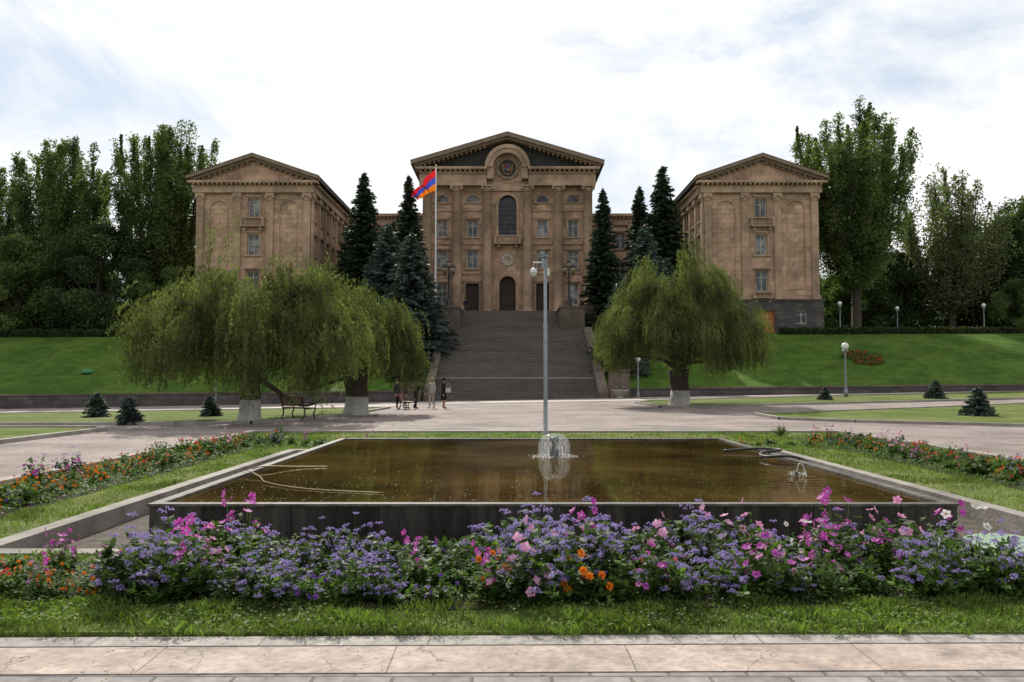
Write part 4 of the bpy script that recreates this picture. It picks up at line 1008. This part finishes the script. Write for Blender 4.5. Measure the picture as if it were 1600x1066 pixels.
n_=1500; a=rng.uniform(0,2*pi,n_); rr_=np.sqrt(rng.random(n_))*1.6; xx=32+rr_*np.cos(a)*(1+.2*np.sin(a*5)); yy=72.5+rr_*1.2*np.sin(a); c=np.stack([xx,yy,[H(p,q_)+.05+.25*rng.random() for p,q_ in zip(xx,yy)]],1); d=rv(n_); V_,F_=diam(c,d*.09,perp(d)*.07)
o=npobj('round_flower_bed',V_,F_,[M('bed_red',(.35,.05,.03),(.25,.03,.02)),fl],None,None,(rng.random(n_)<.66).astype(int)); tag(o,'round bed of small red flowers on the sloping lawn','flower bed')
# ------------------------------------------------------------ GRASS
gm=leafmat('grass_blades',(.085,.14,.025),(.19,.25,.065),trans=.42,cs=1.5,lo=.55,hi=1.2)
def blades(n_,x0,x1,y0,y1,hmin,hmax,z=.045,w=.0035,mask=None):
    x=rng.uniform(x0,x1,n_);y=rng.uniform(y0,y1,n_)
    keep=rng.random(n_)<(.5+.5*np.sin(x*2.1+np.sin(y*3))*np.sin(y*2.7+x))*1.0+.25
    if mask is not None: keep&=mask(x,y)
    x=x[keep];y=y[keep];n_=len(x)
    tuf=.7+.5*np.sin(x*6.3+2*np.sin(y*5))*np.sin(y*8+x*2)
    hh=rng.uniform(hmin,hmax,(n_,1))*np.clip(tuf,.4,1.3)[:,None]; d=unit(np.stack([rng.normal(0,.45,n_),rng.normal(0,.45,n_),np.ones(n_)],1))
    base=np.stack([x,y,np.full(n_,z)],1); a_=rng.uniform(0,pi,n_); b=np.stack([np.cos(a_),np.sin(a_),0*a_],1)*w
    bend=np.stack([rng.normal(0,.3,n_),rng.normal(0,.3,n_),-.1*np.ones(n_)],1)*hh
    return np.stack([base-b,base+b,base+d*hh*.6+b*.7,base+d*hh+bend*.5],1).reshape(-1,3)
parts=[]
edge_=lambda x:4.955+.013*x+.05*np.sin(x*5.3)*np.sin(x*13)+.03*np.sin(x*31)
parts.append(blades(120000,-5.9,5.9,4.9,6.2,.03,.095,w=.003,mask=lambda x,y:(y<front_edge(x)+.12+.06*np.sin(x*9))&(y>edge_(x))))
parts.append(blades(26000,-7.5,-4.95,6.0,12,.03,.08,w=.004,mask=lambda x,y:(x>-5.8)|(x<-7.1)|(y<8)))
parts.append(blades(26000,5.0,9.5,6.0,13,.03,.08,w=.004,mask=lambda x,y:((x>5.95)|(y<7.1))&((x<7.3)|(x>8.9))))
parts.append(blades(26000,-7.5,-4.95,12,23.4,.04,.09,w=.006,mask=lambda x,y:(x>-5.9)|(x<-7.1)))
parts.append(blades(30000,5.95,9.5,12,23.4,.04,.09,w=.006,mask=lambda x,y:(x<7.4)|(x>8.9)))
parts.append(blades(26000,-7.5,9.5,17.8,23.4,.04,.1,w=.006))
parts.append(blades(9000,-4.9,5.9,6.85,7.15,.03,.1,w=.004))
parts.append(blades(6000,3.4,5.9,6.2,7.15,.03,.07,w=.004))
V_=np.concatenate(parts); F_=np.arange(len(V_)).reshape(-1,4)
o=npobj('grass',V_,F_,gm); o["kind"]="stuff"
n_=14000; x=rng.uniform(-5.8,5.8,n_);y=rng.uniform(4.96,6.1,n_);k_=(y<front_edge(x)+.05)&(y>edge_(x)+.03)&(np.sin(x*3.1)+np.sin(y*7+x*1.7)>-.4); x=x[k_];y=y[k_];n_=len(x)
c=np.stack([x,y,rng.uniform(.055,.1,n_)],1); nn=unit(np.array([0,0,1.])+rng.normal(0,.45,(n_,3))); a=perp(nn); b=np.cross(nn,a)
V_,F_=diam(c,a*.014,b*.01); o=npobj('clover',V_,F_,gm); o["kind"]="stuff"
dryl=leafmat('dry_leaves',(.3,.2,.09),(.45,.36,.2),trans=.2,cs=3,tcol=(1,1,1))
n_=620; x=rng.uniform(-6,6,n_);y=np.where(rng.random(n_)<.6,rng.uniform(5.0,6,n_),rng.uniform(4,5,n_)); c=np.stack([x,y,np.where(y>4.98,.085,.045)],1); nn=unit(np.array([0,0,1.])+rng.normal(0,.25,(n_,3)));a=perp(nn);b=np.cross(nn,a)
s_=rng.uniform(.4,1.2,(n_,1)); V_,F_=diam(c,a*.012*s_,b*.007*s_); o=npobj('fallen_leaves',V_,F_,dryl); o["kind"]="stuff"
# ------------------------------------------------------------ STREET FURNITURE
galv=M('galvanised_metal',(.30,.32,.34),(.22,.24,.26),rough=.45,metal=.5,scale=6)
whitep=M('white_plastic',(.75,.75,.74),(.65,.65,.64),rough=.35,scale=4)
whitegl=M('milk_glass',(.8,.8,.78),(.7,.7,.68),rough=.25,scale=4)
L=thing('surveillance_pole','tall grey metal pole with lamp box and dome camera','pole',(.97,23.1,.04))
mb=MB(); mb.lathe([(.13,0),(.13,.03),(.065,.04),(.06,1.0),(.057,3.2),(.048,3.22),(.042,5.15)],14); mb.box(-.1,.1,-.1,.1,0,.02); mk(mb,'post',galv,L)
mb=MB(); mb.tube([(0,0,4.98),(-.36,-.02,4.98)],.018,8); mb.tube([(-.34,-.02,4.98),(-.34,-.02,4.78)],.016,8); mb.lathe([(.1,0),(.11,.04),(.09,.12),(.03,.16)],14,(-.34,-.02,4.66)); mb.ball((-.34,-.02,4.66),.085,12); mk(mb,'dome_camera',whitep,L)
mb=MB(); mb.box(-.13,.08,-.07,.07,5.15,5.2); mb.box(-.16,-.02,-.1,-.02,5.201,5.3); mb.box(-.11,-.045,-.13,-.05,4.85,5.08); mk(mb,'lamp_box',galv,L)
mb=MB(); mb.box(.06,.13,-.04,.04,4.6,4.82); mk(mb,'junction_box',whitep,L)
lang=M('lantern_glass',(.3,.26,.18),(.18,.15,.1),rough=.2)
def ornate(loc):
    T=thing('ornate_lamp_post','dark ornate street lamp with cluster of lanterns on stone plinth','street lamp',loc,'ornate lamps flanking the entrance stairs')
    mb=MB(); mb.lathe([(.42,0),(.42,.3),(.3,.4),(.34,.7),(.2,.9),(.13,1.1),(.16,1.25),(.1,1.4),(.085,3.4),(.15,3.5),(.09,3.62),(.07,4.3)],16)
    for i in range(4):
        a=pi/4+i*pi/2; c_,s_=cos(a),sin(a); mb.tube(cat([(0,0,3.3),(c_*.35,s_*.35,3.2),(c_*.62,s_*.62,3.45),(c_*.62,s_*.62,3.72)],5),.035,8)
    mk(mb,'post',iron,T)
    for x_,y_,z_ in [(cos(pi/4+i*pi/2)*.62,sin(pi/4+i*pi/2)*.62,3.72) for i in range(4)]+[(0,0,4.3)]:
        mb=MB(); mb.lathe([(.1,0),(.22,.12),(.26,.3),(.2,.5),(.08,.6)],12,(x_,y_,z_)); mb2=MB(); mb2.lathe([(.28,.0),(.2,.12),(.06,.22),(.02,.4)],12,(x_,y_,z_+.58)); 
        l=mk(mb,'lantern',lang,T); mk(mb2,'cap',iron,l)
    return T
ornate((-6.65,83.5,9.12)); ol2=ornate((6.0,83.5,9.12))
G=thing('globe_lamp','slim white post lamp with round globe','street lamp',(22.6,54,g(22.6,54)+.07),'globe lamps in the park')
mb=MB(); mb.lathe([(.14,0),(.14,.35),(.09,.45),(.07,.6),(.06,2.9),(.1,3.0),(.06,3.1)],12); mb.lathe([(.2,0),(.2,.05),(.1,.12)],12,(0,0,3.08)); mk(mb,'post',galv,G)
mb=MB(); mb.ball((0,0,3.42),.24,16); mk(mb,'globe',whitegl,G)
for x_,y_,s_ in((9.9,62.6,.9),(-23.0,62,.9),(34.9,84.5,.95),(41,84.5,.8),(50.5,85,.9)): clone(G,(x_,y_,H(x_,y_)),0,s_)
FPO=thing('flagpole','tall white flagpole in front of the portico','flagpole',(-8.3,86,6.4))
mb=MB(); mb.lathe([(.16,0),(.16,.6),(.1,.62),(.085,9),(.055,18.5)],12); mk(mb,'pole',whitep,FPO); mb=MB(); mb.ball((0,0,18.6),.12,12); mk(mb,'finial',gold,FPO)
nu,nv=44,22; vs=[];fs=[];mi=[]
for j in range(nv+1):
    for i in range(nu+1):
        u=i/nu;v=j/nv
        fold=.13*sin(u*12+v*2.5)*(.3+u)
        x_=-.08-2.6*(u**.95)*(1-.5*v*(1-u*.6))+fold; z_=-2.35*v*(1-.78*u)-2.9*u**1.1+.08*sin(u*9+v*4)
        y_=.42*sin(u*15+v*4)*u**.5+.2*sin(u*27-v*5)*u
        vs.append((x_,y_,z_))
for j in range(nv):
    for i in range(nu): fs.append((j*(nu+1)+i,j*(nu+1)+i+1,(j+1)*(nu+1)+i+1,(j+1)*(nu+1)+i)); mi.append(0 if j<nv/3 else 1 if j<2*nv/3 else 2)
fm=[leafmat('flag_red',(.7,.02,.03),(.7,.02,.03),trans=.4,cs=1,lo=.9,hi=1.1,tcol=(1,1,1)),leafmat('flag_blue',(.05,.09,.5),(.05,.09,.5),trans=.4,cs=1,lo=.9,hi=1.1,tcol=(1,1,1)),leafmat('flag_orange',(.85,.22,.01),(.85,.22,.01),trans=.4,cs=1,lo=.9,hi=1.1,tcol=(1,1,1))]
o=npobj('flag',vs,fs,fm,None,(-8.3,86,24.6),mi); o.data.polygons.foreach_set('use_smooth',[True]*len(fs)); tag(o,'red, blue and orange striped flag drooping from the pole','flag')
slat=M('red_brown_slats',(.2,.06,.03),(.12,.035,.02),rough=.5,scale=5)
def bench(loc,rz,label):
    T=thing('park_bench',label,'bench',loc,'cast iron park benches',(0,0,rz))
    mb=MB()
    for i in range(5): mb.box(-.8,.8,-.24+i*.1,-.165+i*.1,.43,.46)
    mk(mb,'seat',slat,T); mb=MB()
    for i in range(4): mb.box(-.8,.8,.26+i*.03,.285+i*.03,.52+i*.1,.6+i*.1)
    mk(mb,'backrest',slat,T)
    for s in(-.72,.72):
        mb=MB(); mb.tube(cat([(s,-.28,0),(s,-.2,.2),(s,-.26,.42),(s,.22,.42),(s,.3,.6),(s,.4,.92)],5),.028,6); mb.tube(cat([(s,.34,0),(s,.22,.2),(s,.24,.42)],4),.028,6); mb.tube(cat([(s,-.24,.43),(s,-.32,.6),(s,-.1,.66),(s,.3,.64)],5),.024,6); mk(mb,'leg',iron,T)
    return T
bench((-8.6,32.2,g(-8.6,32)+.07),radians(140),'park bench with red-brown slats and curled iron ends on turf'); bench((-5.9,45,g(-6,45)+.02),radians(110),'park bench with iron legs near standing people')
mb=MB(); mb.lathe([(.3,0),(.3,.08),(.16,.14),(.2,.25),(.5,.45),(.62,.62),(.66,.64),(.66,.7),(.55,.7),(.5,.6)],20)
T=thing('stone_planter','wide pale stone bowl planter with pink flowers','planter',(8.35,61.5,g(8,61))); mk(mb,'bowl',walkm,T)
n_=500;c=rv(n_)*np.array([.5,.5,.28])*rng.uniform(.5,1,(n_,1))+np.array([0,0,.75]);d=rv(n_);V_,F_=diam(c,d*.05,perp(d)*.035); npobj('foliage',V_,F_,[fl,pink],T,None,(rng.random(n_)<.2).astype(int))
mb=MB(); mb.lathe([(.5,0),(.5,.15),(.4,.3),(.15,.38),(.001,.4)],18); o=mk(mb,'green_cover',M('green_cover_paint',(.08,.25,.12),(.05,.17,.08)),None,(-37.5,70.5,H(-37.5,70.5)-.02)); tag(o,'small green domed cover on the lawn','cover')
# ------------------------------------------------------------ PEOPLE
skinm=M('skin',(.42,.25,.17),(.36,.21,.14),rough=.55,scale=6)
hairm=M('dark_hair',(.02,.015,.012),(.012,.01,.008),rough=.6,scale=20)
greyhair=M('grey_hair',(.3,.29,.28),(.2,.19,.18),rough=.7,scale=20)
shoem=M('shoe_leather',(.02,.018,.016),rough=.4)
lips=M('lips',(.3,.1,.08))
def cloth(n_,c): return M(n_,c,tuple(x*.75 for x in c),rough=.9,scale=6,bump=.3,bscale=14)
def person(loc,rz,label,top,bottom,hair,hgt=1.75,lean=0,arms=None,skirt=False,jacket=True,step=.08,hat=None):
    T=thing('person',label,'person',loc,None,(0,0,rz),hgt/1.75)
    L_=lean
    J={'pel':(0,0,.96,.15,.11),'sp':(0,-.1*L_,1.15,.14,.1),'ch':(0,-.28*L_,1.34-.03*L_,.165,.11),'nk':(0,-.4*L_,1.49-.06*L_,.055,.055),'hd':(0,-.46*L_-.01,1.6-.08*L_,.085,.095),'ht':(0,-.48*L_,1.7-.08*L_,.07,.085)}
    arms=arms or {1:((.05,.02,-.3),(.06,-.06,-.56)),-1:((.05,.02,-.3),(.06,-.06,-.56))}
    E=[('pel','sp'),('sp','ch'),('ch','nk'),('nk','hd'),('hd','ht')]
    hands={}
    for s in(-1,1):
        k=str(s); J['sh'+k]=(s*.185,-.3*L_,1.41-.04*L_,.065,.065); e=arms[s][0];w=arms[s][1]
        b=J['sh'+k]; J['el'+k]=(b[0]+s*e[0],b[1]+e[1],b[2]+e[2],.046,.046); J['wr'+k]=(b[0]+s*w[0],b[1]+w[1],b[2]+w[2],.03,.03)
        ev=Vector(J['el'+k][:3]);wv=Vector(J['wr'+k][:3]); dv=(wv-ev).normalized(); hv=wv+dv*.09; J['ha'+k]=(hv.x,hv.y,hv.z,.022,.04); hands[s]=(wv,dv)
        J['hi'+k]=(s*.095,.0,.9,.095,.095); J['kn'+k]=(s*.1,-.03+s*step*.5,.5,.062,.062); J['an'+k]=(s*.1,.02+s*step,.09,.042,.042); J['to'+k]=(s*.12,-.15+s*step,.035,.035,.03)
        E+=[('ch','sh'+k),('sh'+k,'el'+k),('el'+k,'wr'+k),('wr'+k,'ha'+k),('pel','hi'+k),('hi'+k,'kn'+k),('kn'+k,'an'+k),('an'+k,'to'+k)]
    bm=bmesh.new(); ly=bm.verts.layers.skin.verify(); vm={}
    for k,v in J.items():
        vv=bm.verts.new(v[:3]); vv[ly].radius=(v[3],v[4]); vm[k]=vv
        if k=='pel': vv[ly].use_root=True
    for a,b in E: bm.edges.new((vm[a],vm[b]))
    me=bpy.data.meshes.new('tmp'); bm.to_mesh(me); bm.free(); ob=bpy.data.objects.new('tmp',me); col.objects.link(ob)
    sk=ob.modifiers.new('s','SKIN'); sk.use_smooth_shade=True; sb=ob.modifiers.new('d','SUBSURF'); sb.levels=2; sb.render_levels=2
    dg=bpy.context.evaluated_depsgraph_get(); dg.update(); ev=bpy.data.meshes.new_from_object(ob.evaluated_get(dg))
    mb=MB(); mb.v=[tuple(v.co) for v in ev.vertices]
    skz=J['nk'][2]-.01
    for p in ev.polygons:
        c=p.center; m=1
        if c.z>skz: m=0
        elif c.z<.1: m=3
        elif c.z<.93 and abs(c.x)<.2 and min((Vector(J['wr-1'][:3])-c).length,(Vector(J['wr1'][:3])-c).length)>.14: m=2
        if skirt and .1<=c.z<.55: m=0
        for s in(-1,1):
            wv,dv=hands[s]
            if (c-wv).dot(dv)>-.005 and (c-wv).length<.16: m=0
        mb.f.append(tuple(p.vertices)); mb.m.append(m); mb.s.append(True)
    bpy.data.objects.remove(ob)
    hd=Vector(J['hd'][:3])
    mb.ball(hd+Vector((0,-.095,-.01)),.018,8,0,sz=1.6); 
    for s in(-1,1):
        mb.ball(hd+Vector((s*.032,-.085,.02)),.011,8,4); mb.ball(hd+Vector((s*.088,.0,.0)),.024,8,0,sx=.4,sz=1.3)
        wv,dv=hands[s]; pv=dv.cross(Vector((1,0,0))).normalized(); base=wv+dv*.08
        for k,(off,ln) in enumerate(((-.03,.065),(-.01,.08),(.01,.075),(.03,.055))):
            b0=base+pv*off; cu=Vector((-s*.02,0,0)); mb.tube([b0,b0+dv*ln*.5+cu*.3,b0+dv*ln+cu],[.0095,.0085,.006],6,0)
        b0=wv+dv*.035-pv*.03; mb.tube([b0,b0-pv*.03+dv*.025,b0-pv*.035+dv*.055],[.011,.01,.007],6,0)
    mb.ball(hd+Vector((0,-.088,-.045)),.016,8,5,sz=.4)
    mk(mb,'body',[skinm,top,bottom,shoem,hairm,lips],T)
    hm=MB(); hm.ball(hd+Vector((0,.022,.045)),.105,14,0,sx=.93,sz=1.02)
    if hat or skirt: hm.ball(hd+Vector((0,.06,-.03)),.085,12,0,sz=1.5)
    mk(hm,'hair',hair,T)
    if hat:
        h_=MB(); h_.lathe([(.17,0),(.18,.015),(.11,.03),(.108,.1),(.06,.12)],18,tuple(hd+Vector((0,.01,.07)))); mk(h_,'hat',hat,T)
    if jacket:
        jm=MB(); pts=[(.86,.165,.125,0),(.98,.17,.13,0),(1.15,.155,.12,-.1*L_),(1.32,.19,.135,-.26*L_),(1.42,.17,.11,-.31*L_),(1.46,.07,.07,-.36*L_)]
        vs=[];n__=18
        for z_,rx,ry,yo in pts:
            for i in range(n__): a=2*pi*i/n__; vs.append((rx*cos(a)*1.04,ry*sin(a)*1.05+yo,z_-.04*L_*(z_>1.1)))
        fs=[(j*n__+i,j*n__+(i+1)%n__,(j+1)*n__+(i+1)%n__,(j+1)*n__+i) for j in range(len(pts)-1) for i in range(n__)]
        jm.add(vs,fs,0,True); mk(jm,'jacket',top,T)
    if skirt:
        s_=MB(); s_.lathe([(.235,.5),(.22,.7),(.18,.95),(.14,1.08)],18,(0,0,0),0,True,1,.75); mk(s_,'skirt',bottom,T)
    return T
black=cloth('black_cloth',(.015,.015,.017)); darkc=cloth('charcoal_cloth',(.035,.033,.035)); grey=cloth('pale_grey_suit',(.42,.4,.36)); navy=cloth('navy_cloth',(.025,.03,.05)); brownc=cloth('brown_cloth',(.07,.045,.03))
pz=lambda x,y:g(x,y)+.015
person((-6.65,46.2,pz(-6.7,46)),radians(60),'person in dark jacket and trousers standing beside a bench',darkc,black,hairm,1.76)
person((-6.3,47.0,pz(-6.3,47)),radians(95),'person in brown jacket standing in the willow shade',brownc,darkc,hairm,1.7)
person((-5.55,46.0,pz(-5.6,46)),radians(75),'person in black leaning forward over a bench',black,black,hairm,1.74,lean=.75,arms={1:((.03,-.2,-.22),(-.02,-.38,-.42)),-1:((.03,-.18,-.24),(-.02,-.36,-.45))})
person((-4.62,46.0,pz(-4.7,46)),radians(-35),'grey-haired person in pale grey suit, one hand raised',grey,grey,greyhair,1.8,arms={1:((.05,.02,-.3),(.06,-.06,-.56)),-1:((.07,-.03,-.28),(-.04,-.25,-.2))})
person((-3.92,45.9,pz(-4,46)),radians(75),'woman in black dress and dark hat carrying a pale shoulder bag',black,black,hairm,1.74,skirt=True,jacket=False,hat=black)
mb=MB(); mb.prism([(-.15,0),(.15,0),(.13,.26),(-.13,.26)],-.06,.06); mb.tube(cat([(-.11,0,.25),(-.06,0,.5),(.06,0,.5),(.11,0,.25)],5),.012,6)
o=mk(mb,'shoulder_bag',cloth('cream_bag',(.6,.57,.5)),None,(-3.66,45.8,pz(-4,46)+.92)); tag(o,'cream shoulder bag hanging at a woman\'s side','bag')
person((-5.3,90.5,9.19),radians(20),'person in dark blue clothes near the entrance doors',navy,black,hairm,1.75)
# ------------------------------------------------------------ LIGHT
S_=Vector((-.16,.74,.63)).normalized(); el=math.asin(S_.z); az=atan2(S_.x,S_.y)
sun=bpy.data.lights.new('sun','SUN'); sun.energy=4.6; sun.angle=radians(.6); sun.color=(1,.94,.84)
so=bpy.data.objects.new('sun',sun); link(so,None,(0,0,50)); so.rotation_euler=(-S_).to_track_quat('-Z','Y').to_euler()
w=bpy.data.worlds.new('World'); sc.world=w; w.use_nodes=True; nt=w.node_tree; nt.nodes.clear()
out=N(nt,'ShaderNodeOutputWorld'); bg=N(nt,'ShaderNodeBackground'); nt.links.new(bg.outputs[0],out.inputs[0])
sky=N(nt,'ShaderNodeTexSky'); sky.sky_type='NISHITA'; sky.sun_disc=False; sky.sun_elevation=el; sky.sun_rotation=az; sky.air_density=1; sky.dust_density=.6
bg.inputs[1].default_value=.1
tc=N(nt,'ShaderNodeTexCoord'); mp=N(nt,'ShaderNodeMapping'); mp.inputs['Scale'].default_value=(1.0,1.0,2.4); mp.inputs['Location'].default_value=(1.3,.6,.4); nt.links.new(tc.outputs['Generated'],mp.inputs[0])
n1=N(nt,'ShaderNodeTexNoise'); n1.inputs['Scale'].default_value=3.2; n1.inputs['Detail'].default_value=10; n1.inputs['Roughness'].default_value=.62; n1.inputs['Distortion'].default_value=.4; nt.links.new(mp.outputs[0],n1.inputs[0])
r1=ramp(nt,[(.36,(.35,)*3),(.5,(1,)*3)]); nt.links.new(n1.outputs[0],r1.inputs[0])
n2=N(nt,'ShaderNodeTexNoise'); n2.inputs['Scale'].default_value=4; n2.inputs['Detail'].default_value=9; n2.inputs['Roughness'].default_value=.6; nt.links.new(mp.outputs[0],n2.inputs[0])
r2=ramp(nt,[(.3,(.85,.88,.92)),(.55,(1,1,1))]); nt.links.new(n2.outputs[0],r2.inputs[0])
vm=N(nt,'ShaderNodeVectorMath',operation='DOT_PRODUCT'); nt.links.new(tc.outputs['Generated'],vm.inputs[0]); vm.inputs[1].default_value=tuple(S_)
mr=N(nt,'ShaderNodeMapRange'); mr.inputs[1].default_value=-.6; mr.inputs[2].default_value=.85; mr.inputs[3].default_value=7.4; mr.inputs[4].default_value=11.0; nt.links.new(vm.outputs['Value'],mr.inputs[0])
cv=N(nt,'ShaderNodeVectorMath',operation='SCALE'); nt.links.new(r2.outputs[0],cv.inputs[0]); nt.links.new(mr.outputs[0],cv.inputs['Scale'])
skb=mix(nt,sky.outputs[0],(6.2,7.6,9.4),.6)
mm=mix(nt,skb,cv.outputs[0],r1.outputs[0]); nt.links.new(mm,bg.inputs[0])
# ------------------------------------------------------------ CAMERA
cam=bpy.data.cameras.new('camera'); cam.lens=28; cam.sensor_width=36; cam.clip_end=5000; cam.clip_start=.1
co=bpy.data.objects.new('camera',cam); link(co,None,(0,0,1.6)); co.rotation_euler=(radians(90+2.8),0,radians(0)); sc.camera=co
sc.view_settings.view_transform='Standard'; sc.view_settings.look='None'; sc.view_settings.exposure=0
print('plants',cnt)
